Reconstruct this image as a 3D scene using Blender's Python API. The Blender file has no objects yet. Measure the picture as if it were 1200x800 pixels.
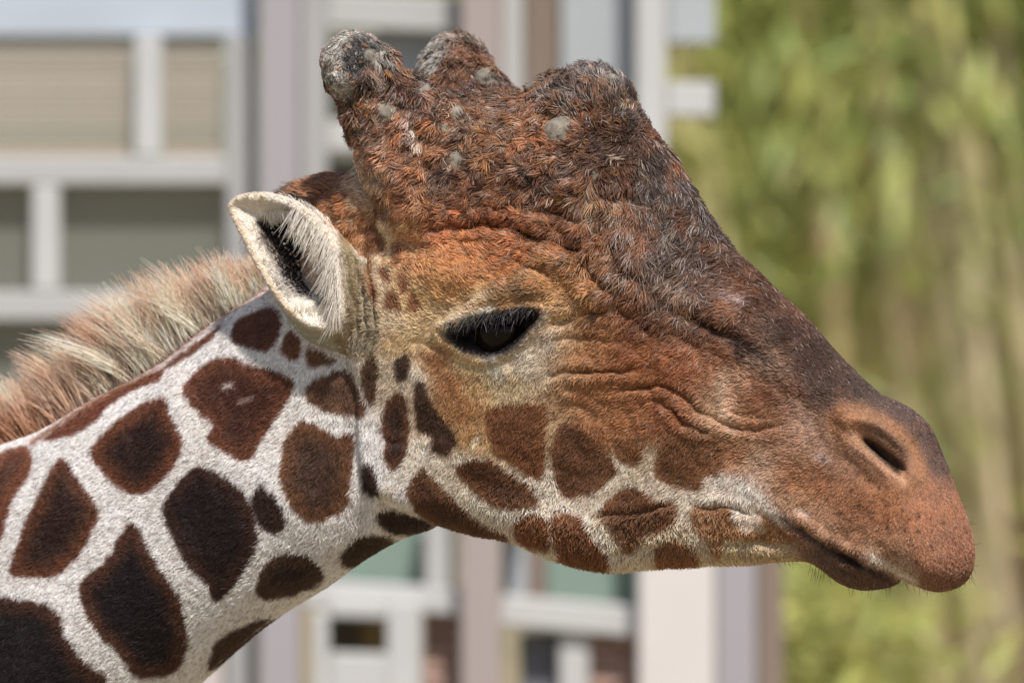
import bpy, math, random
import numpy as np
from mathutils import Vector
random.seed(7); rng = np.random.default_rng(11)
R = math.radians
scn = bpy.context.scene
col = scn.collection

# ------------------------------------------------------------------ camera, sky, sun
S = 0.92e-3                 # metres per photo pixel at the focus distance
DIST = 9.0                  # camera to the giraffe's head
H = 3.40                    # camera height (a viewing platform)
DP = DIST / S
cd = bpy.data.cameras.new('camera'); cam = bpy.data.objects.new('camera', cd); col.objects.link(cam)
cam.location = (0, -DIST, H); cam.rotation_euler = (R(90), 0, 0)
cd.sensor_width = 36; cd.lens = 36 * DP / 1200; cd.clip_end = 3000; cd.clip_start = .1
cd.dof.use_dof = True; cd.dof.focus_distance = DIST - .10; cd.dof.aperture_fstop = 4.1
scn.camera = cam
SUN_EL, SUN_AZ = 54, 14     # azimuth: degrees from the camera side (-Y) towards +X
w = bpy.data.worlds.new('World'); scn.world = w; w.use_nodes = True
nt = w.node_tree; bg = nt.nodes['Background']; sky = nt.nodes.new('ShaderNodeTexSky')
sky.sky_type = 'NISHITA'; sky.sun_disc = False; sky.sun_elevation = R(SUN_EL); sky.sun_rotation = R(180 - SUN_AZ)
nt.links.new(sky.outputs[0], bg.inputs[0]); bg.inputs[1].default_value = .095
sd = bpy.data.lights.new('sun', 'SUN'); so = bpy.data.objects.new('sun', sd); col.objects.link(so)
sd.energy = 4.2; sd.angle = R(3); sd.color = (1, .965, .92)
sv = Vector((math.sin(R(SUN_AZ)) * math.cos(R(SUN_EL)), -math.cos(R(SUN_AZ)) * math.cos(R(SUN_EL)), math.sin(R(SUN_EL))))
so.rotation_euler = (-sv).to_track_quat('-Z', 'Y').to_euler(); so.location = (3, -6, 12)
scn.view_settings.view_transform = 'Standard'; scn.view_settings.look = 'None'
scn.view_settings.exposure = 0.27; scn.view_settings.gamma = 1
scn.render.engine = 'CYCLES'
scn.cycles.use_denoising = True
scn.cycles.max_bounces = 8; scn.cycles.diffuse_bounces = 4; scn.cycles.transparent_max_bounces = 12
scn.cycles_curves.shape = 'RIBBONS'; scn.cycles_curves.subdivisions = 2

# ------------------------------------------------------------------ helpers
def lin(c):
    c = np.asarray(c, float) / 255.
    return np.where(c <= .04045, c / 12.92, ((c + .055) / 1.055) ** 2.4)
def tag(o, label=None, cat=None, group=None, kind=None):
    if label: o['label'] = label
    if cat: o['category'] = cat
    if group: o['group'] = group
    if kind: o['kind'] = kind
    return o
def empty(name, loc=(0, 0, 0)):
    o = bpy.data.objects.new(name, None); o.location = loc; col.objects.link(o); o.empty_display_size = .2
    return o
def link(name, me, parent=None, m=None):
    o = bpy.data.objects.new(name, me); col.objects.link(o)
    if m is not None and len(me.materials) == 0: me.materials.append(m)
    if parent: o.parent = parent
    return o
def mesh_np(name, V, F4, smooth=True):
    me = bpy.data.meshes.new(name); n = len(F4); k = F4.shape[1]
    me.vertices.add(len(V)); me.vertices.foreach_set('co', np.ascontiguousarray(V, np.float32).ravel())
    me.loops.add(n * k); me.loops.foreach_set('vertex_index', np.ascontiguousarray(F4, np.int32).ravel())
    me.polygons.add(n); me.polygons.foreach_set('loop_start', np.arange(0, n * k, k, dtype=np.int32))
    me.update(calc_edges=True)
    me.polygons.foreach_set('use_smooth', np.full(n, smooth, bool)); me.update()
    return me
_T = np.random.default_rng(3).random((64, 64, 64), dtype=np.float32)
def vnoise(p):
    """value noise in [-1,1] at points p (N,3)"""
    p = np.asarray(p, np.float32); i = np.floor(p).astype(np.int64); f = p - i; f = f * f * (3 - 2 * f)
    r = 0
    for a in (0, 1):
        for b in (0, 1):
            for c in (0, 1):
                wgt = (f[:, 0] if a else 1 - f[:, 0]) * (f[:, 1] if b else 1 - f[:, 1]) * (f[:, 2] if c else 1 - f[:, 2])
                r = r + wgt * _T[(i[:, 0] + a) & 63, (i[:, 1] + b) & 63, (i[:, 2] + c) & 63]
    return r * 2 - 1
def fbm(p, o=3):
    r = 0; amp = 1.; tot = 0
    for k in range(o):
        r = r + amp * vnoise(np.asarray(p) * (2 ** k) + 17.3 * k); tot += amp; amp *= .5
    return r / tot
def sstep(a, b, x):
    t = np.clip((x - a) / (b - a), 0, 1); return t * t * (3 - 2 * t)
def catmull(P, closed=True, n=5):
    P = np.asarray(P, float); N = len(P); out = []
    rngk = range(N) if closed else range(N - 1)
    for i in rngk:
        if closed: p0, p1, p2, p3 = P[i - 1], P[i], P[(i + 1) % N], P[(i + 2) % N]
        else: p0, p1, p2, p3 = P[max(i - 1, 0)], P[i], P[i + 1], P[min(i + 2, N - 1)]
        for t in np.arange(n) / n:
            out.append(.5 * ((2 * p1) + (p2 - p0) * t + (2 * p0 - 5 * p1 + 4 * p2 - p3) * t * t + (3 * p1 - p0 - 3 * p2 + p3) * t ** 3))
    if not closed: out.append(P[-1])
    return np.array(out)
def seg_dist(Q, P, closed, want_t=False):
    """distance of points Q (N,2) to polyline P; optional length parameter 0..1"""
    best = np.full(len(Q), 1e9, np.float32); bt = np.zeros(len(Q), np.float32)
    M = len(P) if closed else len(P) - 1
    for i in range(M):
        a = P[i]; b = P[(i + 1) % len(P)]; ab = b - a; L2 = ab @ ab + 1e-9
        t = np.clip(((Q[:, 0] - a[0]) * ab[0] + (Q[:, 1] - a[1]) * ab[1]) / L2, 0, 1)
        d = (Q[:, 0] - a[0] - t * ab[0]) ** 2 + (Q[:, 1] - a[1] - t * ab[1]) ** 2
        m = d < best; best = np.where(m, d, best)
        if want_t: bt = np.where(m, (i + t) / M, bt)
    best = np.sqrt(best)
    return (best, bt) if want_t else best
def inside(Q, P):
    c = np.zeros(len(Q), bool); x, y = Q[:, 0], Q[:, 1]; j = len(P) - 1
    for i in range(len(P)):
        xi, yi = P[i]; xj, yj = P[j]
        if yi != yj:
            c ^= ((yi > y) != (yj > y)) & (x < (xj - xi) * (y - yi) / (yj - yi) + xi)
        j = i
    return c
def sdpoly(Q, P):          # positive inside
    d = seg_dist(Q, P, True); return np.where(inside(Q, P), d, -d)
def idw(Q, pts, vals, s=40., pw=2.):
    pts = np.asarray(pts, float); vals = np.asarray(vals, float)
    if vals.ndim == 1: vals = vals[:, None]
    num = np.zeros((len(Q), vals.shape[1])); den = np.zeros(len(Q))
    for p, v in zip(pts, vals):
        k = 1 / ((Q[:, 0] - p[0]) ** 2 + (Q[:, 1] - p[1]) ** 2 + s * s) ** pw
        num += k[:, None] * v; den += k
    return num / den[:, None]

# ------------------------------------------------------------------ materials
def new_mat(name):
    m = bpy.data.materials.new(name); m.use_nodes = True
    return m, m.node_tree, m.node_tree.nodes['Principled BSDF']
def plain(name, rgb, rough=.6, var=.12, scale=(3, 3, 3), spec=.3):
    m, t, b = new_mat(name); c = lin(rgb)
    tc = t.nodes.new('ShaderNodeTexCoord'); mp = t.nodes.new('ShaderNodeMapping'); mp.inputs['Scale'].default_value = scale
    n = t.nodes.new('ShaderNodeTexNoise'); n.inputs['Scale'].default_value = 1; n.inputs['Detail'].default_value = 6
    r = t.nodes.new('ShaderNodeValToRGB')
    r.color_ramp.elements[0].position = .3; r.color_ramp.elements[1].position = .7
    r.color_ramp.elements[0].color = (*[max(0, x * (1 - var * 2)) for x in c], 1); r.color_ramp.elements[1].color = (*[min(1, x * (1 + var)) for x in c], 1)
    t.links.new(tc.outputs['Object'], mp.inputs[0]); t.links.new(mp.outputs[0], n.inputs[0]); t.links.new(n.outputs[0], r.inputs[0])
    t.links.new(r.outputs[0], b.inputs['Base Color']); b.inputs['Roughness'].default_value = rough
    b.inputs['Specular IOR Level'].default_value = spec
    return m
def hair_mat(name, trans=.25, rough=.42, spec=.35):
    m, t, b = new_mat(name)
    a = t.nodes.new('ShaderNodeAttribute'); a.attribute_name = 'col'
    b.inputs['Roughness'].default_value = rough; b.inputs['Specular IOR Level'].default_value = spec
    t.links.new(a.outputs['Color'], b.inputs['Base Color'])
    tr = t.nodes.new('ShaderNodeBsdfTranslucent'); mx = t.nodes.new('ShaderNodeMixShader'); mx.inputs[0].default_value = trans
    t.links.new(a.outputs['Color'], tr.inputs[0]); t.links.new(b.outputs[0], mx.inputs[1]); t.links.new(tr.outputs[0], mx.inputs[2])
    t.links.new(mx.outputs[0], t.nodes['Material Output'].inputs[0])
    return m

# ------------------------------------------------------------------ head frame
YAW = R(25); CA, SA = math.cos(YAW), math.sin(YAW)
def plane_pt(px, py, Y=0.):
    """photo pixel -> head-frame point on the plane parallel to the head's mid-plane at lateral offset Y (minus = near side)"""
    px = np.asarray(px, float); py = np.asarray(py, float)
    t = (Y + DP * CA) / ((px - 600) * SA + DP * CA)
    U = (px - 600) * t; V = DP * (t - 1)
    return U * CA - V * SA, (400 - py) * t
def to_pix(X, Y, Z):
    U = X * CA + Y * SA; V = -X * SA + Y * CA; k = DP / (DP + V)
    return 600 + U * k, 400 - Z * k
def to_world(P):
    P = np.asarray(P); X, Y, Z = P[..., 0], P[..., 1], P[..., 2]
    return np.stack([(X * CA + Y * SA) * S, (-X * SA + Y * CA) * S, Z * S + H], -1)
def dir_world(P):
    P = np.asarray(P); return np.stack([P[..., 0] * CA + P[..., 1] * SA, -P[..., 0] * SA + P[..., 1] * CA, P[..., 2]], -1)

# ------------------------------------------------------------------ head and neck form
VX = 2.5
X0, X1, Z0, Z1, YM = -900., 640., -800., 400., 172.5
gx = np.arange(X0, X1, VX, dtype=np.float32); gz = np.arange(Z0, Z1, VX, dtype=np.float32); gy = np.arange(-YM, YM + .1, VX, dtype=np.float32)
GX, GZ = np.meshgrid(gx, gz, indexing='ij'); Q2 = np.stack([GX.ravel(), GZ.ravel()], 1); SH = GX.shape
def pp(pts, Y=0.):
    P = np.array([(p[0], p[1]) for p in pts], float); a, b = plane_pt(P[:, 0], P[:, 1], Y); return np.stack([a, b], 1)
head_px = [(352, 262), (348, 226), (378, 208), (415, 207), (440, 188), (480, 166), (540, 146), (600, 130), (632, 114), (652, 98), (682, 88), (712, 92), (733, 108),
 (744, 134), (762, 160), (784, 186), (800, 215), (822, 250), (842, 282), (875, 313), (905, 341), (938, 371), (968, 405), (1000, 437), (1030, 462), (1060, 476),
 (1084, 496), (1098, 525), (1109, 555), (1120, 585), (1131, 615), (1137, 648), (1133, 672), (1120, 687), (1098, 692), (1072, 684), (1056, 678), (1042, 686), (1012, 690),
 (986, 681), (964, 664), (942, 656), (900, 656), (850, 656), (800, 658), (760, 660), (722, 663), (690, 660), (650, 649), (600, 629), (560, 622), (520, 613), (490, 601),
 (466, 586), (449, 560), (441, 520), (439, 480), (436, 440), (420, 410), (395, 380), (372, 340), (358, 300)]
HP = catmull(pp(head_px), True, 3)
dH = sdpoly(Q2, HP).reshape(SH)
def near_idw(c, s=35., Yg=-80):
    P = pp(c, Yg); return idw(Q2, P, [q[2] for q in c], s).reshape(SH)
WH = near_idw([(350, 230, 45), (395, 235, 88), (430, 235, 98), (400, 330, 92), (470, 330, 112), (470, 240, 90), (540, 330, 124), (590, 330, 130), (640, 345, 122), (575, 390, 118), (520, 420, 106), (560, 440, 104), (690, 140, 50), (640, 130, 58), (600, 200, 88),
 (680, 230, 80), (560, 250, 104), (760, 240, 62), (820, 300, 56), (700, 330, 100), (700, 400, 92), (560, 500, 92), (480, 540, 88), (450, 500, 84), (520, 580, 78), (600, 600, 66), (680, 620, 56),
 (780, 400, 78), (780, 480, 76), (780, 560, 64), (760, 630, 50), (870, 400, 60), (880, 470, 64), (880, 560, 57), (880, 630, 44), (960, 460, 52), (980, 540, 58), (1030, 500, 60), (1030, 580, 62), (1090, 560, 56),
 (1080, 640, 60), (1120, 650, 56), (1010, 630, 58), (1010, 680, 42), (960, 640, 46), (1080, 500, 50)])
RH = near_idw([(400, 220, 60), (480, 200, 80), (690, 140, 60), (780, 230, 70), (850, 320, 55), (960, 430, 45), (1080, 520, 55), (1110, 640, 62), (1050, 670, 40), (980, 670, 35), (860, 640, 45), (700, 640, 60),
 (560, 600, 55), (460, 560, 30), (445, 480, 26), (430, 420, 40), (370, 330, 50)], 40)
def bulge(d, W, Rr):
    t = d / Rr; q = np.where(t < 0, 2 * t, np.where(t < 1, 2 * t - t * t, 1)); return q * W * W
def blur2(A, n):
    for ax in (0, 1):
        for _ in range(2):
            P_ = np.pad(A, [(n + 1, n) if a == ax else (0, 0) for a in (0, 1)], mode='edge'); C = np.cumsum(P_, ax, dtype=np.float64)
            A = (np.take(C, np.arange(2 * n + 1, C.shape[ax]), ax) - np.take(C, np.arange(0, C.shape[ax] - 2 * n - 1), ax)) / (2 * n + 1)
    return A
WH = blur2(WH, 8); RH = blur2(RH, 8)
gH = bulge(dH, WH, RH)
hH0 = np.sqrt(np.maximum(gH, 0))
def bil(A, X, Z):
    u = np.clip((np.asarray(X) - X0) / VX, 0, SH[0] - 1.001); v = np.clip((np.asarray(Z) - Z0) / VX, 0, SH[1] - 1.001)
    i = u.astype(int); j = v.astype(int); a = u - i; b = v - j
    return A[i, j] * (1 - a) * (1 - b) + A[i + 1, j] * a * (1 - b) + A[i, j + 1] * (1 - a) * b + A[i + 1, j + 1] * a * b
def near(pts, hf=None):
    """photo pixels -> (X,Z) where the sight line meets the near flank"""
    hf = hH0 if hf is None else hf
    P = np.array([(p[0], p[1]) for p in pts], float); Y = np.full(len(P), -70.)
    for _ in range(8):
        X, Z = plane_pt(P[:, 0], P[:, 1], Y); Y = .5 * Y + .5 * -bil(hf, X, Z)
    X, Z = plane_pt(P[:, 0], P[:, 1], Y)
    return np.stack([X, Z], 1)
dl = np.zeros(SH, np.float32)
def box_idx(P, m):
    a = np.clip(((P.min(0) - m - [X0, Z0]) / VX).astype(int), 0, None); b = ((P.max(0) + m - [X0, Z0]) / VX).astype(int) + 2
    return slice(a[0], min(b[0], SH[0])), slice(a[1], min(b[1], SH[1]))
def groove(pts, A, s, lip=.35, hf=None, dst=None):
    dst = dl if dst is None else dst
    P = catmull(near(pts, hf), False, 6); sl = box_idx(P, s * 6); q = np.stack([GX[sl].ravel(), GZ[sl].ravel()], 1)
    jit = np.stack([vnoise(np.c_[q / 14, np.full(len(q), 1.)]), vnoise(np.c_[q / 14, np.full(len(q), 7.)])], 1) * 3.0
    d, t = seg_dist(q + jit, P, False, True); f = sstep(0, .3, t) * sstep(0, .3, 1 - t)
    m = .55 + .45 * vnoise(np.c_[q / 22, np.full(len(q), 3.)])
    dst[sl] += (f * m * A * (-np.exp(-(d / s) ** 2) + lip * np.exp(-((d - 2.3 * s) / (1.5 * s)) ** 2))).reshape(dst[sl].shape)
def bump(px, py, A, s, s2=None, ang=0.):
    c = near([(px, py)])[0]; s2 = s2 or s; a = R(ang)
    u = (GX - c[0]) * math.cos(a) + (GZ - c[1]) * math.sin(a); v = -(GX - c[0]) * math.sin(a) + (GZ - c[1]) * math.cos(a)
    dl[...] += A * np.exp(-(u / s) ** 2 - (v / s2) ** 2)
# folds and swellings of the face
for args in [
 ([(480, 283), (515, 268), (560, 263), (600, 269), (640, 284), (676, 291), (700, 276), (712, 262)], 24, 6.5), ([(470, 300), (520, 285), (570, 283), (620, 296), (655, 318)], 4, 4),
 ([(640, 262), (668, 282), (690, 312), (708, 334), (730, 345)], 22, 6.5), ([(690, 262), (716, 285), (722, 318)], 14, 5.5), ([(600, 305), (640, 318), (662, 345)], 8, 5),
 ([(560, 250), (610, 242), (660, 250), (690, 262)], 13, 6), ([(636, 382), (670, 374), (705, 364), (735, 350)], 10, 4.5), ([(640, 440), (680, 436), (715, 435), (752, 430)], 15.3, 3.6),
 ([(705, 458), (740, 453), (775, 450), (800, 460), (820, 480), (850, 497), (880, 502)], 15.3, 4), ([(762, 466), (790, 482), (815, 500), (845, 505)], 10.2, 4),
 ([(722, 366), (748, 372), (768, 392)], 15, 5), ([(760, 360), (800, 366), (850, 393), (890, 412)], 6, 6), ([(845, 500), (885, 504), (925, 496)], 5, 3.5), ([(840, 482), (880, 488), (918, 484)], 3, 3),
 ([(640, 400), (690, 396), (740, 402)], 3, 4), ([(690, 604), (730, 600), (765, 596), (796, 586)], 7, 4), ([(690, 645), (740, 642), (800, 634)], 4, 4),
 ([(800, 590), (850, 594), (885, 600), (912, 606)], 8, 4), ([(820, 630), (870, 634), (935, 640)], 6, 4), ([(640, 500), (660, 480), (690, 472)], 3, 5),
 ([(480, 402), (500, 402), (520, 415)], 4, 4), ([(700, 300), (735, 312), (760, 340)], 5, 5), ([(590, 225), (650, 215), (700, 230)], 5, 7)]:
    groove(*args)
for x_ in (408, 416, 425, 434): groove([(x_ - 8, 290), (x_ - 2, 325), (x_ + 5, 365), (x_ + 4, 410)], 6, 3.2, .5)
for args in [(530, 320, 8, 60, 26, -10), (640, 320, 9, 34, 26, 0), (548, 500, 8, 60, 60), (600, 345, 8, 45, 14, 8), (545, 368, 12, 30, 7, 24), (575, 432, 3, 45, 14, -12), (690, 345, 6, 26, 18), (740, 260, 7, 30, 50), (620, 200, 8, 40, 30),
             (770, 420, 6, 60, 22, -20), (760, 510, 5, 60, 30), (1060, 610, 4, 50, 40), (960, 560, -6, 45, 30), (690, 480, -4, 60, 18), (560, 200, 6, 40), (480, 250, 5, 30)]:
    bump(*args)
# mouth: upper lip hangs over the lower one
lipline = [(905, 598), (918, 608), (940, 622), (968, 640), (1000, 656), (1030, 669), (1058, 681), (1075, 690)]
groove(lipline, 17, 4.5, .35)
Pm = catmull(near(lipline), False, 4)
low = near([(905, 600), (940, 624), (1000, 659), (1056, 684), (1050, 720), (960, 720), (900, 660), (880, 620)])
dl -= (9 * sstep(-4, 14, sdpoly(Q2, low).reshape(SH))).astype(np.float32)
groove([(925, 622), (960, 650), (990, 668), (1020, 678)], 4, 3); groove([(935, 640), (960, 660), (985, 674)], 3, 3)
# nostril
nc = near([(1030, 527)])[0]; na = R(-37)
nu = (GX - nc[0]) * math.cos(na) + (GZ - nc[1]) * math.sin(na); nv = -(GX - nc[0]) * math.sin(na) + (GZ - nc[1]) * math.cos(na)
rho = np.sqrt((nu / 56) ** 2 + (nv / 25) ** 2)
upr = .14 + .86 * sstep(-10, 8, nv + .18 * nu * 0)
dl += (11 * upr * np.exp(-((rho - .95) / .27) ** 2) + 4 * np.exp(-((nu - 0) / 34) ** 4 - ((nv + 13) / 5) ** 2)).astype(np.float32)
dl -= (27 * sstep(-44, -4, nu) * np.exp(-((nu - 4) / 30) ** 4 - ((nv + 4) / 5.5) ** 2) + 7 * np.exp(-((nu + 2) / 36) ** 4 - ((nv + 1) / 10.) ** 2) + 2 * np.exp(-((nu + 10) / 60) ** 2 - ((nv + 34) / 12) ** 2)).astype(np.float32)
# lumpy old bull skin
nq = np.stack([Q2[:, 0], Q2[:, 1], np.zeros(len(Q2))], 1)
up = near_idw([(690, 130, 1), (500, 200, 1), (600, 200, 1), (740, 200, 1), (800, 260, .8), (600, 280, .6), (560, 480, .12), (800, 500, .2), (1000, 600, .2), (900, 380, .45), (700, 420, .25), (480, 400, .15), (480, 560, .1), (760, 340, .7)])
dl += (up * (8 * fbm(nq / 34, 2) + 4.6 * fbm(nq / 13 + 5, 2)).reshape(SH)).astype(np.float32)
dl += (.9 * fbm(nq / 9 + 9, 2)).reshape(SH).astype(np.float32)
# eye opening
eye_px = [(517, 388), (530, 384), (550, 377), (575, 370), (605, 366), (634, 366), (622, 384), (600, 404), (575, 417), (552, 413), (532, 401)]
EP = catmull(near(eye_px), True, 4); dE = sdpoly(Q2, EP).reshape(SH)
dl += (5.5 * np.exp(-((dE + 5) / 5.0) ** 2)).astype(np.float32)
dl = dl * (1 - sstep(-2, 4, dE)) - (27 * sstep(0, 12, dE)).astype(np.float32)
hH1 = np.maximum(hH0 + dl * sstep(0, 26, dH), 0)
gH1 = np.where(gH > 0, hH1 ** 2, gH).astype(np.float32)
# the outline itself gets the small lumps too
gH1 += (np.where(np.abs(dH) < 30, 1, 0) * up * (2.2 * fbm(nq / 20 + 3, 3)).reshape(SH) * 2 / RH * WH ** 2 * np.exp(-(dH / 14) ** 2)).astype(np.float32)

neck_px = [(470, 300), (420, 285), (360, 305), (310, 341), (255, 378), (190, 428), (120, 465), (56, 503), (0, 524), (-120, 580), (-320, 680), (-520, 800), (-520, 1340), (-330, 1200), (-200, 1112), (-80, 1036), (40, 954), (150, 866), (228, 800), (285, 749), (330, 716), (380, 685),
           (420, 656), (465, 631), (510, 614), (540, 590), (540, 480)]
NP = catmull(pp(neck_px), True, 4); dN = sdpoly(Q2, NP).reshape(SH)
WN = near_idw([(430, 400, 72), (430, 560, 70), (300, 420, 82), (300, 600, 96), (150, 520, 96), (200, 700, 108), (50, 600, 110), (60, 760, 120), (-150, 700, 125), (-150, 900, 140), (-300, 900, 150)], 60)
RN = near_idw([(300, 380, 130), (120, 500, 140), (0, 560, 150), (300, 700, 130), (200, 780, 140), (440, 640, 90), (420, 340, 100)], 60)
gN = bulge(dN, WN, RN); hN0 = np.sqrt(np.maximum(gN, 0)); dn = np.zeros(SH, np.float32)
for args in [([(438, 420), (432, 470), (428, 540), (436, 600)], 7, 6), ([(415, 430), (420, 500), (408, 580)], 3, 8), ([(398, 440), (404, 520), (392, 600)], 2.5, 8), ([(375, 450), (382, 520), (370, 600), (350, 660)], 2, 9)]:
    groove(*args, .4, hN0, dn)
dn += (3.0 * fbm(nq / 60 + 2, 2)).reshape(SH).astype(np.float32) + (.8 * fbm(nq / 10 + 2, 2)).reshape(SH).astype(np.float32)
gN1 = np.where(gN > 0, np.maximum(hN0 + dn * sstep(0, 40, dN), 0) ** 2, gN).astype(np.float32)

def field3(g):
    a, b = np.gradient(g, VX); g2 = (a * a + b * b).astype(np.float32)
    Y = gy[None, :, None]; return (Y * Y - g[:, None, :]) / np.sqrt(g2[:, None, :] + 4 * Y * Y + 25)
def smin(a, b, k):
    h = np.clip(.5 + .5 * (b - a) / k, 0, 1); return b + (a - b) * h - k * h * (1 - h)
F = smin(field3(gH1.astype(np.float32)), field3(gN1), 5.)

def sub(c0, c1):
    i0 = max(int((c0[0] - X0) / VX), 0); i1 = min(int((c1[0] - X0) / VX) + 2, len(gx)); j0 = max(int((c0[1] + YM) / VX), 0); j1 = min(int((c1[1] + YM) / VX) + 2, len(gy))
    k0 = max(int((c0[2] - Z0) / VX), 0); k1 = min(int((c1[2] - Z0) / VX) + 2, len(gz)); return slice(i0, i1), slice(j0, j1), slice(k0, k1)
def p3(px, py, Y): a, b = plane_pt(px, py, Y); return np.array([float(a), Y, float(b)])
def capsule(a, b, ra, rb, k=12., lump=0., ls=16.):
    a = np.asarray(a); b = np.asarray(b); m = max(ra, rb) + 30
    sl = sub(np.minimum(a, b) - m, np.maximum(a, b) + m)
    x = gx[sl[0]][:, None, None]; y = gy[sl[1]][None, :, None]; z = gz[sl[2]][None, None, :]; ab = b - a
    t = np.clip(((x - a[0]) * ab[0] + (y - a[1]) * ab[1] + (z - a[2]) * ab[2]) / (ab @ ab + 1e-6), 0, 1)
    d = np.sqrt((x - a[0] - t * ab[0]) ** 2 + (y - a[1] - t * ab[1]) ** 2 + (z - a[2] - t * ab[2]) ** 2) - (ra + (rb - ra) * t)
    if lump:
        X, Y, Z = np.broadcast_arrays(x, y, z); d = d + lump * fbm(np.stack([X.ravel(), Y.ravel(), Z.ravel()], 1) / ls, 2).reshape(d.shape)
    F[sl] = smin(F[sl], d.astype(np.float32), k)
def surf_pt(px, py):
    """first point of the finished form met by the sight line of a pixel"""
    Ys = np.arange(-YM + 3, 100, 1.5); X, Z = plane_pt(px, py, Ys)
    i = np.clip(((X - X0) / VX).astype(int), 0, len(gx) - 1); j = ((Ys + YM) / VX).astype(int); k = np.clip(((Z - Z0) / VX).astype(int), 0, len(gz) - 1)
    m = np.where(F[i, j, k] < 0)[0]; q = m[0] if len(m) else len(Ys) // 2
    return np.array([X[q], Ys[q], Z[q]])
knobs = []
for s in (-1, 1):
    def q(px, py, Y):
        v = p3(px, py, -abs(Y)); v[1] *= -s if s < 0 else 1; v[1] = s * abs(v[1]); return v
    yt = 112
    capsule(q(505, 235, 66), q(425, 110, 98), 60, 32, 22, 9, 22)      # horn shaft
    capsule(q(560, 200, 50), q(450, 95, 96), 54, 20, 20, 9, 18)
    if s > 0:
        capsule(q(500, 215, 60), q(440, 95, 100), 66, 40, 20, 5, 20); capsule(q(535, 165, 80), q(455, 84, 112), 44, 26, 16, 4, 16); yt = 126
        capsule(q(418, 84, yt), q(422, 74, yt), 40, 42, 9, 4, 14); capsule(q(450, 68, yt - 8), q(458, 80, yt - 8), 16, 16, 6, 3, 8)
    else: capsule(q(414, 86, yt), q(414, 76, yt), 36, 38, 9, 4, 16)            # bald rounded end
    capsule(q(442, 66, 104), q(452, 72, 100), 14, 12, 5, 2, 8)
capsule(p3(600, 150, 0), p3(690, 120, 0), 30, 34, 20, 10, 16)             # median bump
for px, py, r, up_ in [(455, 131, 12.5, .35), (424, 147, 8.5, .4), (497, 106, 9, .3), (534, 133, 9, .2), (540, 187, 13, .3), (656, 153, 17, .45), (432, 67, 8, .3), (566, 208, 8, .2), (700, 205, 7, .2), (610, 160, 7, .2), (590, 178, 6, .2), (520, 150, 7, .2)]:
    c = surf_pt(px, py); n0 = np.array([-SA, -CA, 0]) * -1
    c = c + np.array([-SA, CA, 0]) * r * .42; knobs.append((c, r))
for px, py, Y, r in [(625, 99, -18, 9), (716, 91, -10, 8), (700, 84, 6, 8), (668, 90, -14, 7), (735, 120, -6, 7)]:
    knobs.append((p3(px, py + 3, Y), r))
for c, r in list(knobs):
    if c[1] < -30: knobs.append((c * [1, -1, 1], r))
knobs.append((p3(570, 90, 84), 13))
for c, r in knobs: capsule(c - np.array([r * .25, 0, r * .1]), c + np.array([r * .25, 0, r * .12]), r * .84, r * .8, 5, 3.2, 8)

# ---- ear: a cup with a rim, front and back given as depths over its side outline
earout_px = [(264, 248), (266, 236), (278, 228), (310, 226), (345, 236), (374, 256), (398, 284), (412, 300), (436, 318), (452, 350), (455, 390), (440, 412), (420, 420), (398, 418), (376, 410), (352, 398), (338, 380), (322, 350), (300, 312), (280, 276)]
earopen_px = [(268, 246), (270, 238), (280, 232), (308, 230), (342, 240), (368, 258), (386, 282), (392, 310), (396, 340), (398, 362), (394, 378), (380, 384), (362, 379), (342, 362), (326, 342), (304, 308), (284, 274)]
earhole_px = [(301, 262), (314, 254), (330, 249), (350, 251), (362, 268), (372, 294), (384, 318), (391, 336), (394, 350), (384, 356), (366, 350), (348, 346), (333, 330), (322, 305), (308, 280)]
YE = -122.
ear_P = catmull(pp(earout_px, YE), True, 4); op_P = catmull(pp(earopen_px, YE), True, 4); ho_P = catmull(pp(earhole_px, YE + 10), True, 4)
sle = box_idx(ear_P, 20); qe = np.stack([GX[sle].ravel(), GZ[sle].ravel()], 1); she = GX[sle].shape
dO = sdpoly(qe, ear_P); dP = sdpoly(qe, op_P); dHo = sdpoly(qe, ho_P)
bx_, bz_ = plane_pt(432, 365, YE); tx_, tz_ = plane_pt(272, 238, YE)
along = ((qe[:, 0] - tx_) * (bx_ - tx_) + (qe[:, 1] - tz_) * (bz_ - tz_)) / ((bx_ - tx_) ** 2 + (bz_ - tz_) ** 2)     # 0 tip .. 1 base
Yrim = YE + 4 - 14 * np.sin(np.clip(along, 0, 1) * 3.1) + 26 * sstep(.75, 1.15, along)
front = Yrim + 9 * (1 - sstep(0, 7, dP)) * 0 + np.where(dP > 0, 3 + 12 * sstep(0, 24, dP) + 56 * sstep(-4, 12, dHo) * (.45 + .55 * sstep(.1, .5, along)), 0)
rim_lip = -3.0 * np.exp(-((dP - 2) / 4.0) ** 2)
outer = np.where(dP < 0, 10 * (1 - np.exp(dP / 8)) + 26 * np.clip(-dP / 40, 0, 1.3) ** 1.5 * (1 - .6 * sstep(.8, 1.1, along)), 0)      # outside of the cup falls away from the rim
for px0, amp in ((404, 3), (414, 3), (424, 3.5), (434, 3)):
    wr = seg_dist(qe, catmull(pp([(px0 - 6, 300), (px0, 340), (px0 + 8, 380), (px0 + 6, 412)], YE), False, 4), False); outer = outer + amp * np.exp(-(wr / 2.6) ** 2) * (dP < -3)
front = front + rim_lip + outer
back = Yrim + 12 + 62 * np.sqrt(np.clip(1 - (1 - np.clip(dO / 40, 0, 1)) ** 2, 0, 1)) * (.25 + .75 * sstep(.05, .6, along)) + 40 * sstep(.6, 1, along)
back = np.maximum(back, front + 6)
edge = -dO
ear_f = np.zeros(SH, np.float32)
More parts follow.
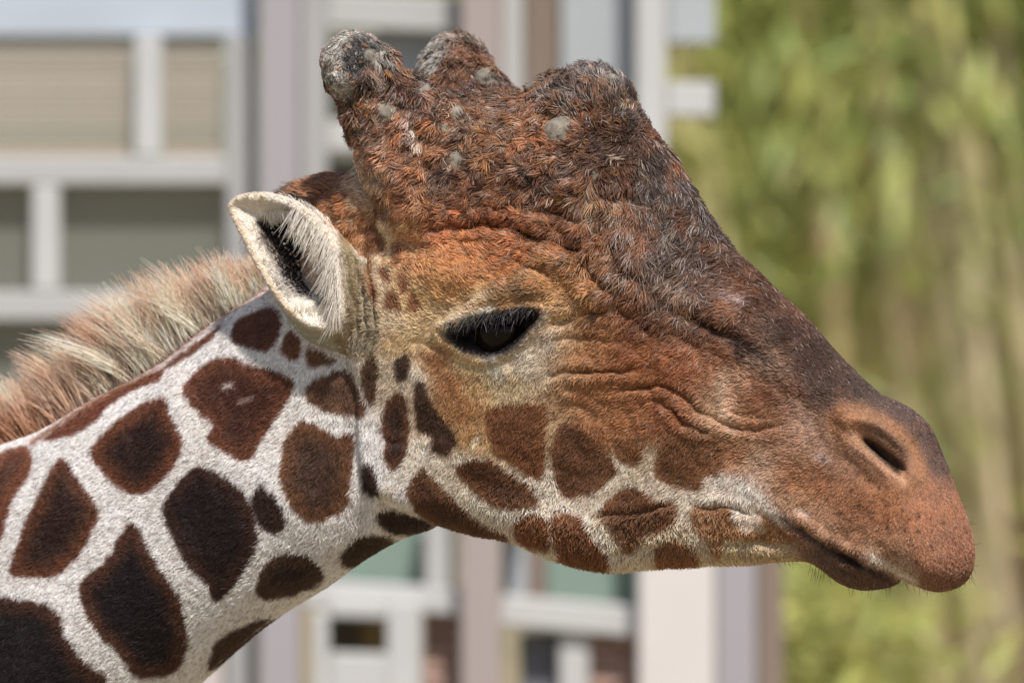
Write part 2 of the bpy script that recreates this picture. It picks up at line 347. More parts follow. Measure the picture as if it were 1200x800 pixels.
def ear_field(sgn):
    y = (gy * (-sgn))[None, :, None]                                   # sgn=-1: near
    y = gy[None, :, None] if sgn < 0 else -gy[None, :, None]
    fr = front.reshape(she)[:, None, :]; bk = back.reshape(she)[:, None, :]; ed = edge.reshape(she)[:, None, :]
    half = (bk - fr) / 2; mid = (bk + fr) / 2
    a = np.abs(y - mid) - half; rr = 4.0
    ax = np.maximum(a + rr, 0); ex = np.maximum(ed + rr, 0)
    return (np.sqrt(ax * ax + ex * ex) + np.minimum(np.maximum(a, ed) + rr, 0) - rr).astype(np.float32)
EARN = ear_field(-1)
ear_grid = np.full((she[0], len(gy), she[1]), 0, np.float32)
F[sle[0], :, sle[1]] = smin(F[sle[0], :, sle[1]], EARN, 4.)
F[sle[0], :, sle[1]] = smin(F[sle[0], :, sle[1]], EARN[:, ::-1, :], 4.)

def surface_nets(F, org, h):
    neg = F < 0; n = np.array(F.shape) - 1
    cnt = np.zeros(n, np.int8)
    for a in (0, 1):
        for b in (0, 1):
            for c in (0, 1): cnt += neg[a:n[0] + a, b:n[1] + b, c:n[2] + c]
    act = (cnt > 0) & (cnt < 8); I = np.argwhere(act); idx = np.full(n, -1, np.int32); idx[act] = np.arange(len(I), dtype=np.int32)
    acc = np.zeros((len(I), 3)); k = np.zeros(len(I))
    cs = [(a, b, c) for a in (0, 1) for b in (0, 1) for c in (0, 1)]
    val = {c: F[I[:, 0] + c[0], I[:, 1] + c[1], I[:, 2] + c[2]] for c in cs}
    for c in cs:
        for ax in range(3):
            if c[ax]: continue
            e = list(c); e[ax] = 1; e = tuple(e); va, vb = val[c], val[e]; m = (va < 0) != (vb < 0)
            t = np.where(m, va / np.where(m, va - vb, 1), 0)
            p = np.tile(np.array(c, float), (len(I), 1)); p[:, ax] += t
            acc += p * m[:, None]; k += m
    V = (I + acc / k[:, None]) * h + org
    quads = []
    for ax in range(3):
        u, v = (ax + 1) % 3, (ax + 2) % 3
        A = np.moveaxis(neg, ax, 0); m = A[:-1] != A[1:]; E = np.argwhere(m)
        full = np.zeros((len(E), 3), int); full[:, ax] = E[:, 0]; rem = [q for q in range(3) if q != ax]; full[:, rem[0]] = E[:, 1]; full[:, rem[1]] = E[:, 2]
        ok = (full[:, u] > 0) & (full[:, v] > 0) & (full[:, u] < n[u]) & (full[:, v] < n[v]); full = full[ok]
        s0 = neg[full[:, 0], full[:, 1], full[:, 2]]
        def cell(du, dv):
            f = full.copy(); f[:, u] -= du; f[:, v] -= dv; return idx[f[:, 0], f[:, 1], f[:, 2]]
        qd = np.stack([cell(1, 1), cell(0, 1), cell(0, 0), cell(1, 0)], 1); qd[~s0] = qd[~s0][:, ::-1]; quads.append(qd)
    return V, np.concatenate(quads)
V, Q = surface_nets(F, np.array([X0, -YM, Z0]), VX)
HN = len(V)

# ---- rest of the animal (out of frame): same mesh, coarser
GZ_ = -H / S
cx0, cx1, cz0, cz1, cym, ch = -3600., X0 + 12, GZ_ - 20, -150., 420., 17.
bx = np.arange(cx0, cx1, ch, dtype=np.float32); by = np.arange(-cym, cym + 1, ch, dtype=np.float32); bz = np.arange(cz0, cz1, ch, dtype=np.float32)
BX, BY, BZ = np.meshgrid(bx, by, bz, indexing='ij')
B = np.full(BX.shape, 1e4, np.float32)
def bcap(a, b, ra, rb, ys=1., k=60.):
    global B
    a = np.array(a, float); b = np.array(b, float); ab = b - a; ys = float(ys)
    t = np.clip(((BX - a[0]) * ab[0] + (BY - a[1]) * ab[1] + (BZ - a[2]) * ab[2]) / (ab @ ab), 0, 1)
    d = np.sqrt((BX - a[0] - t * ab[0]) ** 2 + ((BY - a[1] - t * ab[1]) / ys) ** 2 + (BZ - a[2] - t * ab[2]) ** 2) - (ra + (rb - ra) * t)
    B = smin(B, d * (ys if ys < 1 else 1), k).astype(np.float32)
kx = int((X0 + 40 - X0) / VX); colh = np.where(dN[kx] > 0)[0]; zt, zb = gz[colh[-1]], gz[colh[0]] if len(colh) else 0
zt = float(zt); zb = max(float(zb), -900.)
nz = (zt + zb) / 2; nr = (zt - zb) / 2 * .88
bcap((X0 + 60, 0, nz + 20), (-1500, 0, nz - 420), nr, 320, .60); bcap((-1500, 0, nz - 420), (-1950, 0, nz - 820), 320, 430, .62)
bcap((-1950, 0, nz - 850), (-2900, 0, nz - 1080), 480, 430, .72); bcap((-1900, 0, nz - 700), (-2100, 0, nz - 900), 380, 420, .6)
zh = nz - 1080
for s in (-1, 1):
    bcap((-1950, s * 210, nz - 1150), (-1930, s * 200, GZ_ + 1150), 190, 120); bcap((-1930, s * 200, GZ_ + 1150), (-1950, s * 200, GZ_ + 300), 105, 70, 1, 30); bcap((-1950, s * 200, GZ_ + 300), (-1940, s * 200, GZ_ + 60), 72, 85, 1, 30)
    bcap((-2950, s * 220, nz - 1250), (-2900, s * 210, GZ_ + 1180), 230, 120); bcap((-2900, s * 210, GZ_ + 1180), (-3020, s * 205, GZ_ + 900), 110, 90, 1, 30); bcap((-3020, s * 205, GZ_ + 900), (-2980, s * 205, GZ_ + 280), 80, 66, 1, 30); bcap((-2980, s * 205, GZ_ + 280), (-2960, s * 205, GZ_ + 60), 68, 85, 1, 30)
B = np.maximum(B, GZ_ - BZ)
V2, Qb = surface_nets(B, np.array([cx0, -cym, cz0]), ch)
V = np.concatenate([V, V2]); Q = np.concatenate([Q, Qb + HN])
print('giraffe verts', HN, len(V2))
# ------------------------------------------------------------------ coat colours, laid out over the flank in photo pixels (1 px cells)
MX0, MY0, MW, MH = -260, -40, 1480, 1120
def up4(A):                      # coarse grid (every 4 px) to full grid
    yy = np.linspace(0, A.shape[0] - 1.001, MH); xx = np.linspace(0, A.shape[1] - 1.001, MW); i = yy.astype(int); j = xx.astype(int)
    a = (yy - i)[:, None, None]; b = (xx - j)[None, :, None]
    return (A[i][:, j] * (1 - a) + A[i + 1][:, j] * a) * (1 - b) + (A[i][:, j + 1] * (1 - a) + A[i + 1][:, j + 1] * a) * b
cgx, cgy = np.meshgrid(np.linspace(MX0, MX0 + MW - 1, MW // 4), np.linspace(MY0, MY0 + MH - 1, MH // 4)); CQ = np.stack([cgx.ravel(), cgy.ravel()], 1)
def cmap(pts, s=18., pw=2.):
    v = np.array([p[2:] for p in pts], float); return up4(idw(CQ, [(p[0], p[1]) for p in pts], v, s, pw).reshape(MH // 4, MW // 4, -1))
PAL = (238, 228, 220); CRM = (232, 214, 190); TMP = (214, 132, 66); BRN = (172, 104, 60); DRK = (84, 58, 46); MUZ = (188, 128, 92)
cols = [(x, y, *PAL) for x, y in [(50, 540), (150, 480), (260, 400), (300, 360), (340, 440), (400, 470), (425, 520), (420, 600), (300, 560), (250, 620), (330, 640), (280, 720), (230, 720), (150, 600), (60, 690), (100, 760), (0, 600), (0, 700),
        (200, 790), (-100, 700), (-200, 700), (-200, 900), (-100, 900), (50, 900), (380, 640), (400, 400), (440, 560), (350, 380)]]
cols += [(x, y, *c) for x, y, c in [
 (455, 575, (232, 218, 198)), (470, 590, PAL), (500, 540, CRM), (545, 535, CRM), (560, 600, CRM), (610, 590, CRM), (640, 575, CRM), (645, 500, (196, 158, 118)), (690, 590, CRM), (735, 560, CRM), (760, 555, (226, 205, 178)), (720, 650, CRM), (650, 655, (225, 210, 185)),
 (800, 640, (216, 192, 150)), (860, 650, (216, 192, 150)), (920, 648, (206, 180, 138)), (800, 585, CRM), (840, 580, (228, 210, 190)), (870, 575, (230, 215, 200)), (885, 590, (226, 206, 184)),
 (490, 440, CRM), (470, 400, (222, 184, 132)), (460, 380, (224, 196, 156)), (500, 390, (220, 186, 138)), (450, 440, (215, 195, 165)), (490, 350, (226, 180, 122)), (520, 340, (218, 152, 86)), (520, 370, (226, 190, 142)), (500, 310, (222, 150, 88)),
 (550, 330, (204, 128, 66)), (540, 290, TMP), (590, 310, (190, 112, 56)), (600, 285, (190, 106, 52)), (560, 345, (222, 178, 124)), (610, 335, (186, 128, 78)), (640, 330, (206, 138, 74)), (660, 345, (208, 146, 88)), (650, 365, (214, 176, 128)),
 (545, 425, (214, 182, 132)), (580, 438, (214, 196, 160)), (620, 425, (206, 190, 164)), (645, 400, (206, 188, 162)), (635, 440, (208, 184, 150)), (600, 460, (216, 188, 144)), (560, 455, (204, 158, 106)), (530, 450, (176, 112, 66)), (510, 425, (176, 110, 64)), (545, 480, (178, 118, 70)), (550, 515, (204, 150, 94)),
 (690, 420, (180, 116, 70)), (664, 400, (194, 148, 106)), (662, 440, (194, 146, 106)), (658, 465, (184, 136, 98)), (675, 425, (186, 128, 84)), (680, 460, (184, 116, 70)), (720, 440, BRN), (700, 385, (190, 122, 72)), (760, 430, (178, 104, 58)), (800, 430, (166, 92, 52)), (740, 400, (160, 90, 50)), (740, 490, (176, 108, 64)), (780, 490, (164, 96, 56)), (700, 500, (176, 112, 70)),
 (760, 375, (120, 66, 42)), (730, 350, (146, 86, 52)), (690, 320, (196, 128, 70)), (700, 290, (150, 92, 54)), (740, 310, (140, 86, 56)), (670, 270, (146, 82, 44)), (640, 250, (176, 100, 50)), (600, 255, (178, 96, 48)), (560, 255, (186, 100, 56)), (520, 270, (196, 108, 60)),
 (490, 290, (206, 130, 80)), (460, 240, (196, 122, 76)), (430, 215, (214, 172, 130)), (480, 210, (176, 108, 66)), (450, 270, (222, 178, 134)), (440, 330, (222, 190, 150)), (425, 260, (196, 130, 80)), (400, 225, (150, 86, 54)), (380, 215, (132, 72, 46)), (385, 240, (196, 128, 84)), (352, 222, (90, 80, 78)), (410, 250, (190, 116, 62)),
 (430, 180, (176, 116, 84)), (430, 140, (130, 86, 66)), (470, 150, (160, 92, 56)), (500, 170, (172, 104, 60)), (520, 210, (110, 72, 52)), (560, 220, (128, 76, 48)), (540, 160, (140, 90, 60)), (600, 200, (128, 76, 46)), (620, 160, (176, 104, 58)), (580, 150, (140, 92, 64)), (490, 120, (110, 78, 64)), (640, 210, (112, 66, 44)), (640, 140, (150, 92, 58)),
 (660, 110, (110, 84, 70)), (690, 95, (128, 112, 104)), (720, 100, (126, 108, 98)), (735, 125, (88, 68, 60)), (690, 130, (150, 84, 46)), (700, 160, (106, 62, 42)), (680, 190, (122, 74, 46)), (730, 170, (92, 58, 42)), (720, 210, (128, 76, 48)), (760, 200, (80, 56, 46)), (690, 235, (130, 78, 48)), (650, 230, (110, 64, 40)),
 (780, 230, DRK), (750, 250, (100, 64, 46)), (800, 270, (86, 66, 58)), (770, 300, (104, 82, 70)), (740, 280, (120, 74, 50)), (820, 300, (92, 66, 54)), (800, 330, (128, 92, 72)), (780, 340, (126, 84, 60)), (840, 330, (118, 70, 48)), (850, 360, (146, 90, 62)), (880, 340, (96, 58, 42)), (900, 380, (104, 64, 46)),
 (830, 380, (112, 68, 46)), (870, 405, (84, 52, 40)), (920, 400, (82, 52, 40)), (950, 420, (78, 50, 40)), (900, 430, (112, 70, 50)), (960, 460, (84, 56, 44)), (1000, 460, (78, 54, 44)), (850, 420, (150, 88, 54)), (870, 445, (190, 140, 110)), (845, 450, (196, 150, 118)), (905, 425, (196, 152, 126)),
 (830, 440, (170, 104, 66)), (890, 465, (150, 86, 54)), (930, 470, (140, 88, 64)), (850, 485, (206, 160, 124)), (900, 495, (176, 118, 86)), (870, 505, (190, 132, 96)), (940, 500, (190, 144, 118)), (960, 520, (182, 136, 112)), (920, 520, (186, 136, 108)), (860, 530, (184, 120, 80)), (890, 545, (206, 164, 134)),
 (930, 560, (182, 118, 80)), (960, 570, (178, 112, 74)), (1000, 590, (178, 112, 74)), (980, 545, (172, 120, 94)), (1040, 600, (176, 108, 70)), (1080, 600, (174, 106, 70)), (1110, 600, (170, 106, 72)), (1090, 570, (168, 106, 74)), (1120, 650, (168, 104, 74)), (1080, 650, (178, 112, 78)), (1040, 640, (186, 126, 92)),
 (1000, 630, (186, 128, 94)), (950, 600, (192, 138, 104)), (920, 590, (196, 148, 116)), (960, 620, (196, 146, 112)), (1100, 680, (150, 100, 76)), (1130, 675, (146, 94, 68)), (1060, 665, (196, 160, 132)), (1030, 655, (204, 172, 144)), (960, 645, (132, 92, 72)), (1000, 670, (112, 76, 60)), (1030, 683, (104, 70, 56)), (980, 675, (124, 88, 70)), (940, 630, (150, 108, 84)),
 (1070, 505, (96, 72, 66)), (1090, 530, (110, 80, 72)), (1050, 480, (104, 76, 66)), (1100, 550, (120, 86, 72)), (1030, 470, (90, 64, 52)), (1000, 490, (176, 116, 78)), (1060, 545, (166, 110, 78))]]
CM = cmap(cols, 14., 2.2); CM = lin(CM)
FX, FY = np.meshgrid(np.arange(MW) + MX0, np.arange(MH) + MY0)
def area(pts, m=20):
    P = np.asarray(pts, float); x0, y0 = np.clip((P.min(0) - m - [MX0, MY0]).astype(int), 0, None); x1, y1 = (P.max(0) + m - [MX0, MY0]).astype(int)
    sl = (slice(y0, min(y1, MH)), slice(x0, min(x1, MW))); return sl, np.stack([FX[sl].ravel(), FY[sl].ravel()], 1).astype(float)
def warp(q, a=2.2, s=7., k=0.):
    z = np.full(len(q), k); return q + a * np.stack([fbm(np.c_[q / s, z + .5], 2), fbm(np.c_[q / s, z + 9.5], 2)], 1)
def blob(M, pts, c_in, c_edge=None, soft=3., deep=22., a=2.2, op=1., s=7., sub_=4):
    P = catmull(pts, True, sub_); sl, q = area(P); d = sdpoly(warp(q, a, s), P); sh = M[sl].shape[:2]
    ci = lin(c_in); ce = lin(c_edge) if c_edge is not None else ci
    k = sstep(0, deep, d + 5 * fbm(np.c_[q / 18, np.full(len(q), 4.)], 2)).reshape(sh)[..., None]; al = op * sstep(-soft, soft, d).reshape(sh)[..., None]
    M[sl] = M[sl] * (1 - al) + al * (ce * (1 - k) + ci * k)
def streak(M, pts, width, c, op=1., a=2., sub_=5):
    P = catmull(pts, False, sub_); sl, q = area(P, width * 3); d = seg_dist(warp(q, a, 6.), P, False); sh = M[sl].shape[:2]
    al = (op * np.exp(-(d / width) ** 2)).reshape(sh)[..., None]; M[sl] = M[sl] * (1 - al) + al * lin(c)
NB, NE = (52, 33, 28), (118, 66, 44)       # neck patches: dark heart, rusty edge
neck_spots = [
 ([(272, 389), (281, 374), (319, 359), (332, 374), (326, 396), (313, 411), (289, 406), (274, 400)], (96, 52, 40), (112, 62, 46)), ([(330, 411), (338, 387), (354, 398), (349, 421), (332, 415)], (118, 68, 46), (128, 78, 54)),
 ([(362, 407), (394, 420), (386, 427), (364, 428)], (120, 76, 54), (130, 84, 60)), ([(217, 451), (259, 417), (300, 428), (343, 441), (341, 467), (322, 494), (311, 512), (292, 539), (262, 527), (244, 512), (251, 496), (232, 482)], (92, 50, 38), (122, 66, 44)),
 ([(360, 451), (390, 434), (412, 437), (427, 471), (427, 486), (397, 484), (367, 473)], (96, 62, 46), (120, 80, 58)), ([(330, 542), (337, 512), (356, 492), (375, 497), (394, 509), (416, 509), (414, 550), (409, 590), (394, 601), (367, 610), (345, 594), (330, 564)], (84, 54, 40), (128, 78, 50)),
 ([(107, 527), (142, 490), (191, 464), (204, 490), (216, 520), (202, 550), (180, 572), (161, 579), (139, 569), (116, 545)], (58, 36, 32), (124, 66, 42)), ([(191, 596), (210, 564), (236, 545), (277, 567), (296, 590), (304, 624), (300, 646), (277, 684), (253, 704), (240, 680), (221, 661), (202, 627)], (44, 30, 28), (76, 46, 36)),
 ([(295, 586), (306, 567), (326, 584), (337, 609), (326, 624), (307, 616)], (44, 30, 28), (70, 44, 36)), ([(302, 686), (311, 659), (337, 646), (364, 650), (382, 674), (356, 691), (326, 699), (306, 699)], (60, 42, 38), (92, 64, 50)),
 ([(442, 605), (452, 595), (507, 610), (497, 622), (470, 625), (455, 621)], (46, 32, 28), (70, 48, 40)), ([(403, 644), (429, 625), (465, 629), (442, 651), (406, 662)], (58, 40, 30), (82, 58, 42)), ([(244, 774), (262, 742), (318, 719), (300, 740), (285, 752), (250, 782)], (58, 40, 32), (88, 60, 46)),
 ([(13, 669), (28, 620), (41, 590), (71, 536), (90, 556), (117, 597), (105, 631), (90, 655), (67, 674), (38, 676)], (66, 42, 36), (120, 66, 44)), ([(94, 684), (124, 657), (150, 614), (165, 616), (180, 650), (210, 695), (221, 740), (214, 777), (187, 791), (157, 789), (142, 766), (109, 732)], (44, 32, 32), (98, 56, 40)),
 ([(-46, 706), (30, 702), (67, 714), (79, 744), (97, 770), (128, 802), (60, 870), (-60, 840)], (46, 36, 36), (92, 54, 40)), ([(-50, 560), (0, 532), (26, 522), (41, 534), (34, 560), (15, 590), (0, 636), (-40, 660), (-62, 610)], (96, 54, 38), (136, 74, 48)),
 ([(56, 511), (120, 466), (191, 432), (188, 445), (142, 467), (105, 501), (64, 516)], (128, 64, 44), (124, 64, 44)), ([(195, 428), (235, 398), (262, 378), (248, 400), (202, 430)], (122, 64, 46), (120, 66, 48)), ([(424, 548), (434, 540), (446, 566), (440, 580), (428, 574)], (56, 38, 32), (74, 50, 42)),
 ([(427, 420), (438, 412), (444, 440), (440, 470), (430, 470), (424, 445)], (74, 48, 36), (100, 66, 48)), ([(-160, 700), (-70, 690), (-60, 760), (-80, 830), (-190, 820)], NB, NE), ([(-220, 600), (-120, 590), (-70, 640), (-100, 670), (-200, 690)], NB, NE), ([(-100, 860), (20, 880), (100, 850), (40, 940), (-60, 960)], NB, NE), ([(-250, 850), (-130, 860), (-140, 980), (-240, 1000)], NB, NE)]
for P, a, b in neck_spots: blob(CM, P, a, b, 3.0, 26, 3.0)
streak(CM, [(40, 518), (100, 478), (190, 424), (255, 374), (312, 338)], 4, (150, 92, 62), .85)
face_spots = [
 ([(449, 482), (465, 459), (478, 469), (481, 517), (465, 550), (452, 540), (450, 514)], (70, 46, 40), (112, 66, 44)), ([(486, 449), (497, 449), (510, 475), (530, 501), (536, 521), (523, 532), (507, 527), (506, 511), (491, 501)], (76, 50, 42), (92, 60, 46)),
 ([(463, 425), (477, 415), (481, 435), (467, 447)], (72, 52, 42), (84, 62, 50)), ([(478, 573), (494, 547), (507, 556), (530, 579), (556, 602), (598, 627), (582, 632), (530, 620), (497, 606), (481, 586)], (98, 60, 42), (124, 78, 50)),
 ([(533, 550), (546, 540), (572, 537), (595, 550), (621, 566), (634, 586), (624, 592), (588, 592), (556, 573)], (104, 62, 42), (132, 80, 50)), ([(569, 482), (582, 474), (634, 472), (642, 482), (640, 517), (639, 550), (632, 560), (608, 547), (582, 530), (572, 511)], (134, 80, 50), (150, 90, 52)),
 ([(648, 517), (660, 495), (683, 501), (705, 524), (725, 550), (702, 573), (673, 584), (657, 576), (648, 550)], (122, 76, 52), (138, 86, 56)), ([(698, 602), (728, 572), (749, 569), (767, 584), (794, 587), (795, 608), (770, 623), (749, 638), (731, 644), (713, 620)], (120, 74, 46), (150, 92, 54)),
 ([(603, 615), (611, 602), (627, 600), (644, 608), (645, 638), (627, 638), (608, 630)], (146, 86, 48), (150, 92, 54)), ([(648, 602), (679, 602), (696, 628), (712, 644), (712, 668), (670, 662), (652, 644)], (140, 84, 50), (152, 92, 54)),
 ([(767, 548), (776, 518), (812, 503), (842, 515), (851, 536), (842, 557), (827, 557), (821, 575), (800, 575), (776, 563)], (132, 82, 50), (150, 94, 58)), ([(812, 593), (854, 594), (860, 608), (872, 622), (899, 622), (890, 603), (926, 620), (930, 634), (872, 630), (820, 626)], (168, 112, 70), (168, 112, 70)),
 ([(773, 632), (809, 632), (821, 653), (800, 662), (770, 662)], (156, 98, 60), (164, 106, 66)), ([(833, 632), (848, 632), (845, 647), (836, 650)], (176, 122, 80), (180, 128, 86)), ([(718, 520), (735, 512), (756, 520), (752, 540), (740, 545), (724, 532)], (142, 88, 52), (160, 102, 62)),
 ([(430, 265), (440, 262), (452, 277), (452, 292), (440, 300), (430, 290)], (132, 76, 46), (150, 90, 58)), ([(460, 285), (470, 285), (470, 305), (460, 315)], (148, 84, 48), (160, 96, 60)), ([(475, 288), (480, 286), (483, 306), (478, 312)], (168, 98, 58), (176, 110, 70)), ([(442, 312), (452, 315), (460, 330), (447, 331)], (140, 80, 46), (156, 94, 58)),
 ([(466, 320), (477, 325), (480, 340), (470, 343)], (156, 88, 48), (168, 104, 62)), ([(452, 347), (462, 340), (471, 360), (461, 366), (451, 358)], (136, 80, 46), (150, 92, 56)), ([(482, 342), (490, 348), (495, 362), (481, 366)], (160, 96, 54), (170, 108, 66)), ([(436, 228), (450, 222), (464, 240), (468, 262), (452, 258), (440, 245)], (134, 76, 46), (150, 90, 58)),
 ([(418, 312), (430, 307), (440, 330), (440, 356), (430, 350), (421, 332)], (150, 84, 44), (160, 94, 52)), ([(466, 205), (480, 200), (486, 225), (476, 250), (468, 230)], (150, 84, 50), (160, 96, 60))]
for P, a, b in face_spots: blob(CM, P, a, b, 3.2, 16, 3.2)
blob(CM, [(404, 292), (416, 290), (434, 318), (442, 350), (446, 395), (436, 416), (420, 420), (404, 402), (400, 340)], (164, 146, 114), (176, 156, 122), 4, 10, 2, .9)
for x_ in (408, 416, 425, 434): streak(CM, [(x_ - 8, 290), (x_ - 2, 325), (x_ + 5, 365), (x_ + 4, 410)], 1.5, (100, 82, 60), .5, 1)
blob(CM, [(416, 300), (428, 296), (438, 312), (444, 340), (440, 356), (432, 345), (426, 318)], (150, 86, 44), (162, 98, 54), 3, 8, 2, .9)
blob(CM, [(516, 389), (524, 386), (545, 378), (575, 368), (605, 360), (636, 362), (642, 368), (624, 388), (602, 410), (576, 421), (548, 416), (530, 404)], (34, 28, 26), (48, 40, 36), 5, 10, 2.5)
streak(CM, [(522, 384), (540, 375), (558, 368), (576, 362)], 6, (238, 226, 204), .95, 1); streak(CM, [(530, 368), (550, 356), (570, 346)], 5, (230, 206, 168), .6, 1)
streak(CM, [(575, 345), (600, 340), (625, 348)], 8, (112, 88, 66), .6)
streak(CM, [(575, 424), (582, 434), (590, 442)], 6, (170, 168, 164), .5)
streak(CM, [(638, 372), (628, 392), (606, 414)], 5, (214, 200, 174), .6)
for pts, wd, c, op in [([(850, 440), (848, 465), (852, 490), (860, 505)], 7, (218, 178, 146), .7), ([(880, 420), (905, 428)], 6, (206, 168, 142), .6), ([(858, 345), (872, 350)], 6, (200, 180, 172), .6), ([(800, 368), (850, 392), (905, 425)], 8, (62, 42, 36), .7), ([(845, 560), (870, 570), (900, 592), (915, 604)], 7, (232, 218, 204), .6),
                       ([(905, 598), (914, 607), (924, 612)], 5, (226, 214, 202), .8), ([(1022, 654), (1050, 668), (1072, 680)], 4.5, (226, 212, 192), .8), ([(745, 560), (757, 545), (765, 530)], 7, (222, 198, 164), .6), ([(705, 580), (740, 556), (752, 548)], 6, (222, 198, 164), .5), ([(936, 598), (945, 602)], 5, (216, 190, 170), .7), ([(958, 534), (968, 540)], 5, (214, 190, 176), .6),
                       ([(752, 565), (790, 575), (830, 578), (860, 575)], 6, (228, 208, 182), .7), ([(690, 592), (715, 625), (730, 650)], 6, (226, 206, 174), .7), ([(764, 628), (745, 650), (735, 660)], 7, (226, 206, 174), .6), ([(798, 588), (806, 615), (822, 640), (830, 655)], 7, (226, 206, 174), .7), ([(930, 470), (945, 490), (950, 510)], 7, (200, 160, 138), .4),
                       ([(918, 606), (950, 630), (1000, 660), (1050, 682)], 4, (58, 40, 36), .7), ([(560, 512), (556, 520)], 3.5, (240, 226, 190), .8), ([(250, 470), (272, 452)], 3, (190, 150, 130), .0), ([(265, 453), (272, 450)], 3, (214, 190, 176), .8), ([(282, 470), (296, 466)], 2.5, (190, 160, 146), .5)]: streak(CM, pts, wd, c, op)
# nostril rim and hole
blob(CM, [(1030, 470), (1060, 478), (1086, 497), (1104, 530), (1112, 556), (1096, 556), (1084, 550), (1076, 528), (1056, 504), (1034, 488)], (92, 68, 60), (104, 78, 68), 5, 10, 2.5, .9)
streak(CM, [(985, 515), (978, 495), (986, 482), (1010, 482), (1040, 496), (1066, 520), (1078, 548), (1074, 566), (1060, 566)], 9, (166, 108, 70), .85, 1)
streak(CM, [(995, 500), (1012, 522), (1036, 546), (1060, 566)], 3.5, (196, 150, 116), .6, 1)
streak(CM, [(1012, 500), (1040, 515), (1060, 538)], 7, (140, 98, 78), .7, 1)
streak(CM, [(1014, 516), (1026, 528), (1042, 543), (1052, 551)], 4.2, (30, 24, 22), .97, .6)
for x, y in [(990, 549), (1004, 556), (1018, 562), (1029, 572), (964, 538), (998, 574), (1006, 592), (1022, 588), (1038, 592), (1057, 598), (1075, 602), (1089, 608), (1105, 612), (968, 585), (985, 600), (1040, 617), (1075, 622), (1090, 640), (1093, 644), (1060, 620), (950, 562), (1075, 606), (1022, 600)]:
    streak(CM, [(x, y), (x + 1.5, y + .5)], 1.7, (52, 40, 38), .85, 0)
# wet-grey flecks and rusty tufts over the forehead
q = np.stack([FX.ravel(), FY.ravel()], 1) / 1.0
fl = fbm(np.c_[q / 9, np.zeros(len(q))], 3).reshape(MH, MW); f2 = fbm(np.c_[q / 26 + 40, np.zeros(len(q))], 3).reshape(MH, MW)
rough_m = cmap([(480, 130, 1), (560, 180, 1), (640, 180, 1), (720, 200, 1), (780, 270, 1), (820, 330, .7), (560, 270, .6), (900, 400, .3), (700, 330, .6), (560, 330, .3), (760, 440, .15), (500, 500, .05), (1000, 600, .15), (200, 600, 0), (400, 300, .2), (700, 560, .05), (0, 700, 0), (420, 500, 0)], 20)[..., 0]
CM = CM * (1 + (.32 * fl + .3 * f2) * rough_m)[..., None]
rust = (sstep(.12, .5, f2) * rough_m * .45)[..., None]; CM = CM * (1 - rust) + rust * lin((168, 92, 44))
f3 = fbm(np.c_[q / 15 + 80, np.zeros(len(q))], 3).reshape(MH, MW); ash = (sstep(.15, .5, f3) * rough_m * .35)[..., None]; CM = CM * (1 - ash) + ash * lin((120, 108, 102))
CM *= (1 + .07 * fl + .06 * f2)[..., None]
for pts, wd, c, op in [([(424, 186), (426, 215), (434, 240)], 6, (226, 196, 164), .7), ([(446, 200), (452, 225), (458, 250)], 5, (212, 168, 128), .55), ([(452, 262), (458, 282), (456, 302)], 5, (228, 196, 156), .7), ([(470, 262), (480, 280), (486, 300)], 6, (222, 170, 122), .6), ([(494, 230), (490, 258), (494, 280)], 5, (216, 160, 112), .5), ([(444, 300), (440, 315), (446, 335)], 5, (230, 204, 166), .7),
                       ([(480, 146), (486, 162), (492, 172)], 4, (206, 184, 164), .7), ([(512, 122), (526, 130)], 5, (186, 160, 140), .6), ([(545, 146), (562, 152)], 6, (180, 146, 118), .5), ([(580, 132), (600, 128), (620, 124)], 5, (150, 120, 104), .6), ([(385, 252), (400, 258), (416, 256)], 5, (224, 184, 142), .6), ([(408, 218), (416, 228), (420, 242)], 5, (226, 190, 152), .7), ([(360, 236), (372, 246)], 5, (216, 178, 140), .6),
                       ([(630, 110), (640, 118)], 5, (170, 158, 150), .6), ([(672, 118), (684, 122)], 6, (170, 150, 140), .5), ([(700, 96), (722, 98)], 6, (166, 156, 150), .6), ([(690, 228), (700, 240), (696, 254)], 6, (184, 150, 112), .6), ([(716, 236), (722, 250)], 5, (190, 164, 132), .5)]: streak(CM, pts, wd, c, op, 4)
# horn ends
blob(CM, [(376, 75), (382, 48), (405, 34), (430, 40), (448, 55), (458, 72), (452, 82), (430, 78), (418, 90), (412, 112), (404, 118), (388, 108)], (176, 166, 152), (160, 150, 138), 4, 10, 4)
blob(CM, [(402, 52), (422, 42), (438, 52), (438, 66), (426, 82), (414, 98), (404, 82)], (58, 50, 48), (84, 74, 68), 5, 8, 4, .9)
streak(CM, [(408, 124), (418, 112), (430, 96), (446, 84)], 6, (62, 48, 42), .7); streak(CM, [(438, 86), (446, 98), (450, 108)], 6, (196, 172, 148), .7); streak(CM, [(478, 140), (482, 160)], 4, (206, 188, 170), .5)
streak(CM, [(424, 120), (440, 118), (455, 106), (480, 92)], 10, (128, 72, 46), .5)
def calm(M, k=.77):
    lu = (M * [.25, .6, .15]).sum(-1, keepdims=True); M = lu + k * (M - lu); st = 1 - M.min(-1, keepdims=True) / (M.max(-1, keepdims=True) + 1e-6); cr_ = np.exp(-((st - .38) / .2) ** 2); return M * (1 + st ** 1.5 * [.03, .06, -.20]) * (1 + cr_ * [.02, -.01, .05])
CM = np.clip(calm(CM) * (1 - rough_m[..., None]) + rough_m[..., None] * calm(CM, .70) * 1.0, .008, .9)
